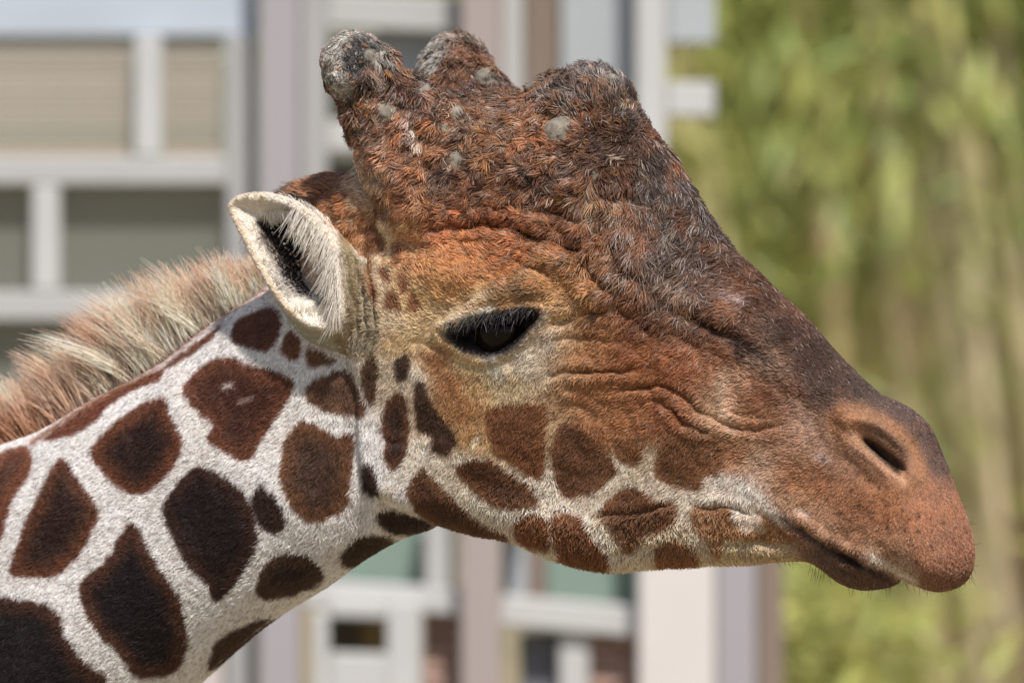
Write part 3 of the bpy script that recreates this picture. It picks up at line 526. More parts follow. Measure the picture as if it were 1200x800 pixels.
# ear colours
EM = np.broadcast_to(lin((222, 212, 198)), (MH, MW, 3)).copy()
blob(EM, [(395, 260), (420, 300), (440, 318), (460, 350), (462, 420), (400, 432), (340, 400), (318, 350), (345, 374), (380, 390), (402, 380), (404, 330)], (152, 134, 106), (166, 150, 122), 4, 14, 2)
blob(EM, [(318, 350), (350, 380), (385, 392), (400, 420), (370, 412), (340, 396)], (160, 156, 136), (172, 166, 148), 5, 14, 2)  # underside of the cup: its downward-facing shade is painted into the colour
streak(EM, [(270, 246), (285, 276), (304, 310), (326, 345), (345, 368)], 4, (200, 176, 140), .55); streak(EM, [(268, 240), (282, 231), (310, 229)], 3, (214, 196, 166), .5)
streak(EM, [(322, 250), (345, 252), (350, 290)], 9, (160, 140, 118), .5)
for x in (404, 413, 423, 432): streak(EM, [(x - 6, 300), (x, 340), (x + 8, 380), (x + 6, 412)], 1.6, (104, 84, 62), .6, 1)
blob(EM, [(432, 330), (446, 330), (458, 360), (450, 385), (438, 365)], (150, 92, 50), (160, 104, 60), 4, 8, 2, .8)
def sample(M, px, py):
    u = np.clip(px - MX0, 0, MW - 1.001); v = np.clip(py - MY0, 0, MH - 1.001); i = v.astype(int); j = u.astype(int); a = (v - i)[:, None]; b = (u - j)[:, None]
    return (M[i, j] * (1 - a) + M[i + 1, j] * a) * (1 - b) + (M[i, j + 1] * (1 - a) + M[i + 1, j + 1] * a) * b
def flank_px(P): return to_pix(P[:, 0], -np.abs(P[:, 1]), P[:, 2])        # far flank carries the mirrored pattern
def is_ear(P):
    i = (P[:, 0] - X0) / VX - sle[0].start; k = (P[:, 2] - Z0) / VX - sle[1].start; j = (-np.abs(P[:, 1]) + YM) / VX
    ok = (i >= 0) & (k >= 0) & (i < she[0] - 1) & (k < she[1] - 1) & (j >= 0)
    ii, jj, kk = [np.clip(np.round(a).astype(int), 0, n - 1) for a, n in zip((i, j, k), EARN.shape)]
    return ok & (EARN[ii, jj, kk] < 2.4)
def knob_mask(P):
    m = np.zeros(len(P))
    for c, r in knobs: m = np.maximum(m, 1 - sstep(r * .96, r * 1.12 + 1, np.linalg.norm(P - c, axis=1)))
    return m
FARTIP = p3(420, 79, -126.) * [1, -1, 1]
def coat(P):
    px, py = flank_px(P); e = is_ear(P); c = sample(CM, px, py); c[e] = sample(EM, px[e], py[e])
    ii = np.clip(((P[e, 0] - X0) / VX - sle[0].start).round().astype(int), 0, she[0] - 1); kk = np.clip(((P[e, 2] - Z0) / VX - sle[1].start).round().astype(int), 0, she[1] - 1)
    dk = sstep(-5, 3, dHo.reshape(she)[ii, kk] + 3 * vnoise(P[e] / 5)) * (np.abs(-np.abs(P[e, 1]) - front.reshape(she)[ii, kk]) < 14); c[e] = c[e] * (1 - dk[:, None]) + dk[:, None] * lin((44, 36, 33))  # dark inner-ear fur, with the shade of the cavity painted in
    ft = np.linalg.norm(P - FARTIP, axis=1) + 9 * fbm(P / 9, 2); k = (1 - sstep(38, 54, ft)) * sstep(-30, -6, P[:, 2] - FARTIP[2] + .5 * (FARTIP[0] - P[:, 0])); dkk = sstep(-.05, .35, fbm(P / 20 + 4, 2))[:, None]
    c = c * (1 - k[:, None]) + k[:, None] * (lin((172, 164, 154)) * (1 - dkk) + dkk * lin((62, 54, 52)))
    k = knob_mask(P)[:, None]; c = c * (1 - k) + k * lin((128, 119, 106)) * (1 + .55 * fbm(P / 5, 3))[:, None].clip(.4, 1.5)
    return np.clip(c, .006, .92)
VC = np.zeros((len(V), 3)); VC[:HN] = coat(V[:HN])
# coarse body: patches by cells
cent = np.random.default_rng(5).uniform([-3600, -420, -3000], [-600, 420, 200], (420, 3))
P2 = V[HN:]; d1 = np.full(len(P2), 1e9); d2 = d1.copy()
for c in cent:
    d = np.linalg.norm(P2 - c, axis=1); d2 = np.where(d < d1, d1, np.minimum(d2, d)); d1 = np.minimum(d1, d)
k = sstep(10, 34, d2 - d1)[:, None] * sstep(GZ_ + 350, GZ_ + 700, P2[:, 2])[:, None]; VC[HN:] = lin(PAL) * (1 - k) + k * lin((84, 50, 38))

# ------------------------------------------------------------------ giraffe
base = empty('giraffe', tuple(to_world(np.array([-2400., 0, GZ_])))); OFF = np.array(base.location)
tag(base, 'giraffe with brown patches on cream neck, dark forehead and lumpy stubby horns', 'giraffe')
skin, t_, b_ = new_mat('hide'); at_ = t_.nodes.new('ShaderNodeAttribute'); at_.attribute_name = 'col'
hn = t_.nodes.new('ShaderNodeTexNoise'); hn.inputs['Scale'].default_value = 420; hn.inputs['Detail'].default_value = 4; bp = t_.nodes.new('ShaderNodeBump'); bp.inputs['Strength'].default_value = .35; bp.inputs['Distance'].default_value = .0015
tcn = t_.nodes.new('ShaderNodeTexCoord'); t_.links.new(tcn.outputs['Object'], hn.inputs[0]); t_.links.new(hn.outputs[0], bp.inputs['Height']); t_.links.new(bp.outputs[0], b_.inputs['Normal'])
t_.links.new(at_.outputs['Color'], b_.inputs['Base Color']); b_.inputs['Roughness'].default_value = .7; b_.inputs['Specular IOR Level'].default_value = .2
me = mesh_np('body', to_world(V) - OFF, Q)
ca = me.attributes.new('col', 'FLOAT_COLOR', 'POINT'); ca.data.foreach_set('color', np.c_[VC, np.ones(len(V))].astype(np.float32).ravel())
body = link('body', me, base, skin)
# eyes
ec = near([(574, 389)])[0]; eyeY = float(bil(hH0, ec[0], ec[1])); ER = 35.
em, t_, b_ = new_mat('eye'); b_.inputs['Base Color'].default_value = (.012, .007, .005, 1); b_.inputs['Roughness'].default_value = .09; b_.inputs['Specular IOR Level'].default_value = .16
th, ph = np.meshgrid(np.linspace(0, math.pi, 25), np.linspace(0, 2 * math.pi, 37)[:-1], indexing='ij')
sv_ = np.stack([np.sin(th) * np.cos(ph), np.sin(th) * np.sin(ph), np.cos(th)], -1).reshape(-1, 3); fi = np.array([[i * 36 + j, i * 36 + (j + 1) % 36, (i + 1) * 36 + (j + 1) % 36, (i + 1) * 36 + j] for i in range(24) for j in range(36)])
for s in (-1, 1):
    c = np.array([ec[0], s * (eyeY - ER - 5), ec[1]])
    link('eye', mesh_np('eye', to_world(sv_ * ER + c) - OFF, fi[:, ::-1]), base, em)

# ------------------------------------------------------------------ hair
def curves(name, P, rad, C, mat, parent=base):
    """P (N,K,3) head-frame points"""
    n, k = P.shape[:2]; hc = bpy.data.hair_curves.new(name); hc.add_curves([k] * n)
    hc.attributes['position'].data.foreach_set('vector', (to_world(P) - OFF).astype(np.float32).ravel())
    ra = hc.attributes.get('radius') or hc.attributes.new('radius', 'FLOAT', 'POINT'); ra.data.foreach_set('value', (rad * S).astype(np.float32).ravel())
    if C.ndim == 2: C = np.repeat(C[:, None, :], k, 1)
    a = hc.attributes.new('col', 'FLOAT_COLOR', 'POINT'); a.data.foreach_set('color', np.concatenate([C, np.ones((n, k, 1))], 2).astype(np.float32).ravel())
    hc.materials.append(mat); o = bpy.data.objects.new(name, hc); col.objects.link(o); o.parent = parent
    return o
fur = hair_mat('fur'); mane_m = hair_mat('mane_hair', .4, .45, .3)
# flow of the coat (photo px directions, y down) with length, lift, waviness
flow = [(100, 600, -.8, .6, 9, .42, .05), (300, 500, -.75, .65, 9, .42, .05), (250, 700, -.7, .7, 10, .45, .05), (420, 560, -.3, .95, 12, .4, .15), (400, 450, -.3, .95, 10, .4, .1), (480, 560, -.5, .85, 10, .4, .08), (600, 622, -.2, 1, 14, .8, .1), (650, 650, -.1, 1, 15, .9, .1), (720, 658, 0, 1, 15, .95, .1), (790, 655, .1, 1, 14, .95, .1), (850, 652, .2, 1, 13, .9, .1),
 (550, 520, -.5, .85, 9, .4, .06), (700, 560, -.5, .85, 8, .4, .05), (800, 560, -.6, .7, 8, .4, .06), (720, 430, -.75, .6, 9, .4, .1), (800, 440, -.8, .55, 10, .4, .15), (640, 400, -.5, .8, 8, .35, .06), (600, 450, -.4, .9, 9, .4, .06), (480, 420, -.6, .8, 8, .35, .05), (460, 350, -.5, -.6, 7, .35, .05), (530, 330, -.75, -.5, 9, .35, .1), (560, 290, -.85, -.35, 12, .36, .2),
 (640, 330, -.8, -.2, 10, .4, .25), (620, 270, -.7, .3, 15, .4, .5), (690, 300, -.4, .8, 18, .4, .32), (560, 220, -.4, .5, 16, .45, .6), (480, 200, -.5, .5, 15, .45, .5), (430, 180, -.6, .5, 16, .5, .4), (450, 110, -.2, .9, 16, .5, .5), (620, 160, -.4, .5, 17, .5, .7), (690, 110, -.1, -.9, 17, .6, .6), (700, 180, -.3, .6, 18, .45, .7), (770, 220, .1, .95, 22, .36, .26),
 (760, 290, -.2, .9, 30, .36, .26), (730, 240, .05, 1, 24, .38, .3), (810, 280, -.4, .8, 28, .36, .26), (800, 325, -.55, .6, 24, .36, .26), (845, 340, -.75, .35, 16, .36, .2), (900, 400, -.75, -.1, 11, .4, .2), (960, 430, -.75, -.35, 9, .4, .12), (880, 470, -.85, .2, 9, .38, .12), (930, 520, -.85, .2, 7, .38, .08), (1040, 480, -.7, -.5, 6, .38, .05), (1000, 600, -.6, .7, 7, .42, .06), (1090, 580, -.2, .9, 5, .45, .05), (1100, 660, -.2, 1, 6.5, .55, .06), (1000, 670, -.3, 1, 8, .5, .1), (900, 610, -.5, .8, 8, .4, .08),
 (400, 230, -.8, .1, 16, .5, .3), (380, 390, -.6, .7, 8, .4, .05), (410, 300, -.2, .95, 6, .35, .05)]
FM = cmap(flow, 20.)
def make_fur(nb, seed, wfun, lenk=1., radk=1., Kp=4):
    g = np.random.default_rng(seed)
    Qf = Q[(Q < HN).all(1)]; T = np.concatenate([Qf[:, [0, 1, 2]], Qf[:, [0, 2, 3]]]); a, b, c = V[T[:, 0]], V[T[:, 1]], V[T[:, 2]]
    cr = np.cross(b - a, c - a); ar = np.linalg.norm(cr, axis=1) / 2; fc = (a + b + c) / 3; nn = cr / (2 * ar[:, None] + 1e-9)
    W = ar * wfun(fc, nn); cs = np.cumsum(W); ti = np.searchsorted(cs, g.random(nb) * cs[-1]); ti = np.minimum(ti, len(T) - 1)
    u = g.random(nb); v = g.random(nb); f = u + v > 1; u[f] = 1 - u[f]; v[f] = 1 - v[f]
    P = a[ti] + (b - a)[ti] * u[:, None] + (c - a)[ti] * v[:, None]
    N = VN[T[ti, 0]] * (1 - u - v)[:, None] + VN[T[ti, 1]] * u[:, None] + VN[T[ti, 2]] * v[:, None]; N /= np.linalg.norm(N, axis=1)[:, None] + 1e-9
    return P, N, g
VN = np.zeros((len(me.vertices), 3), np.float32); me.vertices.foreach_get('normal', VN.ravel()) if False else None
_vn = np.zeros(len(me.vertices) * 3, np.float32); me.vertices.foreach_get('normal', _vn); _vn = _vn.reshape(-1, 3)
VN = np.stack([_vn[:, 0] * CA - _vn[:, 1] * SA, _vn[:, 0] * SA + _vn[:, 1] * CA, _vn[:, 2]], 1)
VIEW = np.array([SA * 1., -CA, 0]);                      # rough direction towards the camera, head frame
VIEW = np.array([-SA * -1, -CA, 0])
def wt(fc, nn):
    f = nn @ np.array([SA, -CA, 0]); k = np.where(f > -.25, 1., .22)
    px, py = flank_px(fc); k = k * np.where((px < -60) | (py > 860), .15, 1)
    k = k * (1 - .97 * knob_mask(fc))
    dE_ = bil(dE, fc[:, 0], fc[:, 2]); k = k * np.where(dE_ > 2, 0, 1)
    e = is_ear(fc); k = np.where(e, k * .9, k)
    return k
NH = 500000
P, N, g = make_fur(NH, 21, wt)
px, py = flank_px(P); fm = sample(FM, px, py); ear = is_ear(P)
tv = np.stack([fm[:, 0], np.zeros(NH), -fm[:, 1]], 1)
tv[ear] = np.array([-.5, 0, .35])
nz1 = np.stack([vnoise(P / 13), vnoise(P / 13 + 31), vnoise(P / 13 + 57)], 1); nz2 = np.stack([vnoise(P / 5), vnoise(P / 5 + 31), vnoise(P / 5 + 57)], 1)
wav = fm[:, 4][:, None]
tv = tv + nz1 * (.18 + 1.1 * wav) + nz2 * (.22 + .5 * wav) + g.normal(0, .16, (NH, 3))
tv -= (tv * N).sum(1)[:, None] * N; tv /= np.linalg.norm(tv, axis=1)[:, None] + 1e-9
L = fm[:, 2] * (.65 + .6 * g.random(NH)); L[ear] = 2.6 + 2 * g.random(ear.sum())
kn = np.zeros(NH)
for c_, r_ in knobs: kn = np.maximum(kn, 1 - sstep(r_ * 1.1, r_ * 1.7, np.linalg.norm(P - c_, axis=1)))
L *= 1 - .7 * kn
bald = sstep(-6, 6, sdpoly(np.stack([px, py], 1), catmull([(370, 75), (378, 44), (405, 28), (432, 34), (440, 56), (425, 90), (410, 120), (396, 122), (384, 110)], True, 3))); L *= 1 - .72 * bald
nr_ = np.sqrt(((px - 1028) / 60) ** 2 + ((py - 527) / 45) ** 2); L *= np.where(nr_ < 1.1, .6, 1)
dE_ = bil(dE, P[:, 0], P[:, 2]); L *= np.where(dE_ > -14, .6, 1)
L *= (.82 + .18 * np.clip(wav[:, 0] * 3, 0, 1.6)) * np.where(px > 930, .8, 1)
lift = fm[:, 3] * (.8 + .5 * g.random(NH)) + .25 * wav[:, 0] * g.random(NH)
s_ = np.array([0, .35, .7, 1.])[None, :, None]
side = np.cross(N, tv); cur = (g.normal(0, .18, NH) + 1.0 * wav[:, 0] * nz2[:, 1])[:, None, None]
PT = P[:, None, :] + L[:, None, None] * (s_ * tv[:, None, :] * np.cos(lift)[:, None, None] + (s_ * np.sin(lift)[:, None, None] - .28 * s_ ** 2) * N[:, None, :] + cur * s_ ** 2 * side[:, None, :])
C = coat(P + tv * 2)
# matted tufts on the crown: tips gather at tuft centres
from mathutils import kdtree
wv = np.where((wav[:, 0] > .22) & ~ear)[0]; ncl = 9000; cid = g.choice(wv, ncl, replace=False); kd = kdtree.KDTree(ncl)
for i_, r_ in enumerate(P[cid]): kd.insert(r_, i_)
kd.balance(); nb_ = np.array([kd.find(r_)[1] for r_ in P[wv]]); tipc = PT[cid][nb_]
pull = (np.array([0, .1, .34, .6])[None, :, None] * np.clip(wav[wv] * 2.2 - .2, .2, 1)[:, :, None]) * (.6 + .4 * g.random(len(wv)))[:, None, None]
PT[wv] = PT[wv] * (1 - pull) + pull * tipc
tc = np.random.default_rng(4).normal(0, 1, (ncl, 3))[nb_]; cw = np.clip(wav[wv] * 2, 0, 1)
C[wv] *= np.exp(.24 * cw * tc[:, :1]); gold = (tc[:, 1:2] > 1.5) * cw * .4; C[wv] = C[wv] * (1 - gold) + gold * lin((190, 132, 72)); pale_t = (tc[:, 1:2] < -1.55) * cw * .6; C[wv] = C[wv] * (1 - pale_t) + pale_t * lin((196, 172, 150)); dk_t = (np.abs(tc[:, 0:1]) < .22) * cw * .5; C[wv] *= 1 - dk_t; gtuft = np.zeros(NH, bool); gtuft[wv] = tc[:, 2] > .9
wr = sample(np.repeat(rough_m[..., None], 3, 2), px, py)[:, 0]
C *= (1 + g.normal(0, .27, NH) + .24 * wr * g.normal(0, 1, NH))[:, None].clip(.35, 2.2)
gm_ = sample(np.repeat(cmap([(780, 280, 1), (820, 300, 1), (760, 320, .8), (850, 340, .7), (720, 200, .25), (600, 200, .12), (480, 130, .45), (690, 100, .7), (560, 270, .1), (640, 330, .05), (900, 420, .05), (960, 430, .05), (700, 420, 0), (1000, 600, 0), (400, 400, 0), (300, 500, 0), (200, 600, 0), (100, 600, 0), (100, 750, 0), (300, 680, 0), (0, 650, 0), (0, 800, 0), (500, 500, 0), (600, 560, 0)], 20), 3, 2), px, py)[:, 0]
grey = (g.random(NH) < gm_ * (.07 + .5 * gtuft)); C[grey] = C[grey] * .3 + .7 * lin((190, 180, 172)) * (.6 + .5 * g.random(grey.sum()))[:, None]
wh = (g.random(NH) < .02) & (px > 880) & (vnoise(P / 9) > .0); C[wh] = C[wh] * .4 + .6 * lin((214, 186, 164))
rad = np.array([.40, .39, .30, .10])[None, :] * (.75 + .5 * g.random(NH))[:, None] * (1 + .15 * wr)[:, None]
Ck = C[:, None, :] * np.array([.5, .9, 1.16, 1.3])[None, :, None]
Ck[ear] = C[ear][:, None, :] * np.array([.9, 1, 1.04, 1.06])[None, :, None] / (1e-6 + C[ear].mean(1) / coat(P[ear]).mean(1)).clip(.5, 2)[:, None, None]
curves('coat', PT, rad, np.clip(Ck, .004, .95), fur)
# ---- longer hair: mane, ear fringe, lashes, whiskers
def on_line(pts, n, g, sub_=8):
    P = catmull(pts, False, sub_); d = np.r_[0, np.cumsum(np.linalg.norm(np.diff(P, axis=0), axis=1))]; u = g.random(n) * d[-1]
    return np.stack([np.interp(u, d, P[:, k]) for k in range(P.shape[1])], 1)
def strands(root, dirn, L, bend, K=6):
    """dirn, bend (N,3): quadratic strands"""
    s = np.linspace(0, 1, K)[None, :, None]; return root[:, None, :] + L[:, None, None] * (s * dirn[:, None, :] + s * s * bend[:, None, :])
g = np.random.default_rng(77); nm = 30000
mp = on_line([(-220, 634, 70), (-120, 584, 72), (0, 528, 74), (56, 506, 72), (120, 468, 84), (165, 444, 98), (205, 420, 100), (250, 382, 84), (285, 360, 66), (318, 340, 46), (345, 318, 34), (372, 298, 24)], nm, g)
Yr = g.normal(0, 9, nm).clip(-22, 22); rx, rz = plane_pt(mp[:, 0], mp[:, 1] + 1.5 + .012 * Yr ** 2, 0.); root = np.stack([rx, Yr, rz], 1)
cl = np.floor(mp[:, 0] / 7 + g.normal(0, .3, nm)).astype(int); crn = np.random.default_rng(5).normal(0, 1, (2000, 4)); ck = crn[(cl * 7 + (Yr > 0) * 3 + (np.abs(Yr) > 8) * 11) % 2000]
lean = np.interp(mp[:, 0], [-200, 0, 60, 150, 240, 300, 340], [-.55, -.5, -.5, -.5, -.38, -.2, -.3])
dv = np.stack([lean + .24 * ck[:, 0] + g.normal(0, .12, nm), .012 * Yr + .10 * ck[:, 1] + g.normal(0, .07, nm), np.full(nm, 1.)], 1); dv /= np.linalg.norm(dv, axis=1)[:, None]
L = mp[:, 2] * (.42 + .58 * g.random(nm)) * (1 + .28 * ck[:, 2]).clip(.4, 1.4)
bd = np.stack([-.14 + .16 * ck[:, 3] + g.normal(0, .09, nm), g.normal(0, .07, nm), -.10 - .05 * np.abs(ck[:, 1])], 1)
PT = strands(root, dv, L, bd, 7)
left = sstep(150, 40, mp[:, 0])[:, None, None] if False else (1 - sstep(40, 170, mp[:, 0]))[:, None, None]
sK = np.linspace(0, 1, 7)[None, :, None]; tipk = (sstep(.45, 1., sK + .22 * ck[:, 0][:, None, None] + .1 * g.normal(0, 1, (nm, 1, 1))) * (.3 + .45 * (ck[:, 1] > .2))[:, None, None])
cA = lin((242, 226, 206)); cB = lin((190, 130, 92)); cR = lin((150, 88, 60)); cW = lin((232, 214, 196))
rootk = (1 - sstep(.0, .16, sK))
mid = cA * (1 - left) + left * (lin((200, 154, 122)))
Cm = mid * (1 - tipk) + tipk * (cB * (1 - left) + left * cW)
Cm = Cm * (1 - rootk) + rootk * cR
Cm = Cm * (1 + .2 * g.normal(0, 1, (nm, 1, 1)) + .16 * ck[:, 2][:, None, None]).clip(.4, 1.7)
rad = np.array([.46, .46, .44, .40, .34, .26, .1])[None, :] * (.8 + .4 * g.random(nm))[:, None]
curves('mane', PT, rad, np.clip(Cm, .01, .9), mane_m)
# tuft on the poll
n_ = 2600; tp = on_line([(346, 226), (352, 216), (372, 209), (400, 206), (418, 204)], n_, g); Y = g.normal(0, 26, n_); rx, rz = plane_pt(tp[:, 0], tp[:, 1] + 5, 0.)
dv = np.stack([-.75 + g.normal(0, .2, n_), Y * .006, .45 + g.normal(0, .15, n_)], 1); dark = (1 - sstep(350, 368, tp[:, 0]))[:, None]
curves('poll_tuft', strands(np.stack([rx, Y, rz - .004 * Y ** 2], 1), dv, 10 + 8 * g.random(n_), np.tile([0, 0, -.25], (n_, 1)), 4), np.tile([.5, .45, .35, .12], (n_, 1)), (lin((104, 96, 94)) * dark + (1 - dark) * lin((176, 124, 88))) * (.5 + .9 * g.random((n_, 1))), fur)
def ear_y(px, py):
    x, z = plane_pt(px, py, YE); u = (x - GX[sle][0, 0]) / VX; v = (z - GZ[sle][0, 0]) / VX
    fr = front.reshape(she); return fr[np.clip(u.astype(int), 0, she[0] - 1), np.clip(v.astype(int), 0, she[1] - 1)]
eh = []
for pts, n_, d, L0, outw in [([(346, 243), (364, 256), (380, 274), (389, 296), (393, 322), (396, 350), (396, 366)], 620, (-.34, -.92), 36, -.35), ([(352, 252), (372, 272), (384, 300), (388, 330), (390, 352)], 260, (-.34, -.92), 28, -.3), ([(306, 300), (316, 318), (326, 334), (338, 348)], 70, (.75, .45), 11, -.3), ([(345, 362), (362, 366), (384, 370)], 120, (.1, .9), 8, -.35), ([(312, 250), (330, 246), (344, 248)], 500, (.1, -.95), 14, -.1)]:
    p = on_line(pts, n_, g); p[:, :2] += g.normal(0, 2.2, (n_, 2)); Y = ear_y(p[:, 0], p[:, 1]); x, z = plane_pt(p[:, 0], p[:, 1], Y)
    cn = vnoise(np.c_[p[:, :2] / 4.5, np.zeros(n_)]); dv = np.stack([d[0] + .35 * cn + g.normal(0, .09, n_), outw + g.normal(0, .12, n_), d[1] + g.normal(0, .09, n_)], 1); eh.append(strands(np.stack([x, Y + 1, z], 1), dv, L0 * (.55 + .55 * g.random(n_)), np.stack([g.normal(-.05, .12, n_), np.full(n_, .3), np.full(n_, -.05)], 1), 5))
eh = np.concatenate(eh); n_ = len(eh)
for s in (1, -1): curves('ear_fringe', eh * [1, s, 1], np.tile([.36, .36, .32, .26, .1], (n_, 1)), lin((236, 228, 216)) * (.72 + .4 * g.random((n_, 1))), fur)
# lashes
n_ = 150; lp = on_line([(522, 385), (535, 383), (555, 376), (578, 370), (604, 366), (628, 366)], n_, g); lp[:, 1] += g.normal(-2, 2.6, n_)
XZ = near(lp[:, :2], hH1); Y = -bil(hH1, XZ[:, 0], XZ[:, 1]) - 1; root = np.stack([XZ[:, 0], Y, XZ[:, 1]], 1)
t_ = (lp[:, 0] - 522) / 110
dv = np.stack([-.25 + .1 * t_ + g.normal(0, .34, n_), -.75 + g.normal(0, .15, n_), -.45 + g.normal(0, .2, n_)], 1); Ll = (8 + 9 * g.random(n_)) * (.6 + .6 * np.sin(np.clip(t_, 0, 1) * 3.1))
bd = np.stack([g.normal(-.05, .1, n_), np.full(n_, .12), -.5 + g.normal(0, .15, n_)], 1); LP = strands(root, dv, Ll, bd, 6)
lash_m = hair_mat('lash_hair', 0.05, .4, .3)
for s in (1, -1): curves('eyelashes', LP * [1, s, 1], np.tile([.6, .58, .5, .4, .3, .12], (n_, 1)), lin((46, 42, 44)) * (.5 + 5 * g.random((n_, 1)) ** 6), lash_m)
# whiskers on chin and lips
wk = []
for pts, n_, d, L0 in [([(948, 660), (975, 676), (1000, 688), (1030, 688), (1054, 680)], 44, (.0, -1), 11), ([(1058, 680), (1090, 690), (1120, 685), (1134, 668)], 50, (.2, -.9), 8), ([(1100, 545), (1114, 575), (1126, 610), (1133, 640), (1133, 664)], 50, (.8, .1), 8), ([(890, 655), (930, 656)], 12, (.5, -.8), 11)]:
    p = on_line(pts, n_, g); Y = g.normal(0, 16, n_); x, z = plane_pt(p[:, 0], p[:, 1], 0.); dv = np.stack([d[0] + g.normal(0, .3, n_), Y * .012, d[1] + g.normal(0, .25, n_)], 1)
    wk.append(strands(np.stack([x - 4 * d[0], Y, z - 4 * d[1]], 1), dv, L0 * (.6 + .9 * g.random(n_)), np.stack([g.normal(0, .1, n_), np.zeros(n_), np.full(n_, -.1)], 1), 4))
wk = np.concatenate(wk); curves('whiskers', wk, np.tile([.26, .22, .18, .08], (len(wk), 1)), np.tile(lin((44, 36, 34)), (len(wk), 1)), lash_m)

# ------------------------------------------------------------------ background
def at(px, py, D): k = S * D / DIST; return Vector(((px - 600) * k, D - DIST, H + (400 - py) * k))
def boxm(name, x0, x1, y0, y1, z0, z1, bev=.004):
    v = [(x, y, z) for x in (x0, x1) for y in (y0, y1) for z in (z0, z1)]; f = [(0, 1, 3, 2), (4, 6, 7, 5), (0, 4, 5, 1), (2, 3, 7, 6), (0, 2, 6, 4), (1, 5, 7, 3)]
    me = bpy.data.meshes.new(name); me.from_pydata(v, [], f)
    if bev:
        import bmesh
        bm = bmesh.new(); bm.from_mesh(me); bmesh.ops.bevel(bm, geom=bm.edges[:], offset=min(bev, .3 * min(abs(x1 - x0), abs(y1 - y0), abs(z1 - z0))), segments=1, affect='EDGES'); bm.to_mesh(me); bm.free()
    me.update(); return me
def prect(name, x0, y0, x1, y1, D, th, m, parent, tilt=0., bev=.004):
    """a board or bar whose front face spans photo pixels x0..x1, y0..y1 at distance D"""
    D = D + HD; a = at(x0, y1, D); b = at(x1, y0, D); c = (a + b) / 2; hx = (b.x - a.x) / 2; hz = (b.z - a.z) / 2
    o = link(name, boxm(name, -hx, hx, 0, th, -hz, hz, bev), parent, m); o.location = c - parent.location if parent else c; o.rotation_euler.y = R(tilt)
    return o
HD = -3.0                                 # the house front stands at 13 m
GPX = 400 + H / (S * (16 + HD) / DIST)          # the ground's photo row at 16 m
M_white = plain('white_paint', (176, 174, 171), .5, .06, (2, 2, 2)); M_white2 = plain('bright_white_paint', (186, 184, 181), .5, .05, (2, 2, 2)); M_grey = plain('pale_grey_paint', (162, 160, 158), .55, .06, (2, 2, 2))
M_mauve = plain('weathered_post', (158, 152, 154), .75, .08, (9, 9, .6)); M_brown = plain('brown_timber', (132, 116, 104), .75, .14, (8, 8, .7)); M_pink = plain('pinkish_timber', (160, 147, 142), .75, .10, (8, 8, .7))
M_plank = [plain('plank_%d' % i, c, .75, .14, (.8, 6, 9)) for i, c in enumerate([(172, 158, 146), (178, 162, 149), (166, 152, 140), (184, 175, 166), (172, 153, 137), (156, 148, 134)])]
M_olive = plain('olive_render', (110, 109, 101), .8, .05, (1.2, 1.2, 1.2)); M_green = plain('green_panel', (128, 146, 134), .6, .10, (2, 2, 2)); M_dark = plain('dark_grey_panel', (112, 112, 118), .6, .1, (2, 2, 2))
M_cream = plain('cream_render', (206, 198, 192), .8, .06, (2, 2, 2)); M_beige = plain('beige_render', (190, 180, 174), .8, .06, (2, 2, 2)); M_brick = plain('brick', (190, 158, 145), .85, .16, (6, 6, 6)); M_mortar = plain('mortar', (190, 180, 170), .9, .06, (5, 5, 5))
M_fascia_sky = plain('fascia', (180, 187, 196), .5, .10, (1.6, 1.6, 3)); M_slotdark = plain('dark_slot', (92, 80, 66), .8, .2, (4, 4, 4)); M_pale = plain('pale_panel', (168, 172, 174), .45, .07, (1.5, 1.5, 2.5)); M_ochre = plain('ochre_board', (150, 126, 80), .8, .15, (4, 4, 4))  # fascia: reflected sky painted in as pale blue
def glass(name):
    m, t, b = new_mat(name); gl = t.nodes.new('ShaderNodeBsdfGlossy'); gl.inputs['Roughness'].default_value = .02; tr = t.nodes.new('ShaderNodeBsdfTransparent'); tr.inputs[0].default_value = (.975, .985, .98, 1)
    mx = t.nodes.new('ShaderNodeMixShader'); mx.inputs[0].default_value = .045; t.links.new(tr.outputs[0], mx.inputs[1]); t.links.new(gl.outputs[0], mx.inputs[2]); t.links.new(mx.outputs[0], t.nodes['Material Output'].inputs[0])
    return m
M_glass = glass('window_glass')
hb = at(300, GPX, 16 + HD); house = empty('giraffe_house', (hb.x, hb.y, 0)); tag(house, 'animal house with weathered posts, white glazing bars and timber boarding behind panes', 'building')
TOP = -420
# structure behind the glazing
for i, y in enumerate(np.arange(-60, 196, 21)):
    prect('plank', -420, y, 262, y + 19.6, 16.045, .03, M_plank[(i * 5 + i // 3) % 6], house)
prect('lower_wall', -420, 197, 300, 830, 16.05, .05, M_olive, house); prect('fascia', -420, TOP, 302, 43, 16.03, .05, M_fascia_sky, house)
for x0, x1, y0, y1 in [(-60, 157, 46, 182), (190, 265, 46, 182), (70, 265, 217, 340), (-60, 37, 217, 340), (-420, -90, 46, 182), (-420, -90, 217, 340), (-60, 120, 376, 560), (150, 265, 376, 560)]: prect('pane', x0 + 1, y0 + 1, x1 - 1, y1 - 1, 16.022, .006, M_glass, house, bev=0)
for x0, y0, x1, y1, m in [(-420, 183, 265, 217, M_white), (-420, 341, 265, 376, M_white), (157, 43, 190, 183, M_white2), (37, 217, 70, 341, M_white2), (-90, 43, -60, 183, M_white2), (265, 43, 301, GPX, M_grey), (120, 376, 150, 560, M_white2), (-420, 560, 265, 596, M_white), (-90, 217, -60, 341, M_white2)]: prect('glazing_bar', x0, y0, x1, y1, 16.0, .06, m, house)
prect('plinth_wall', -420, 597, 262, GPX, 16.02, .02, M_beige, house)
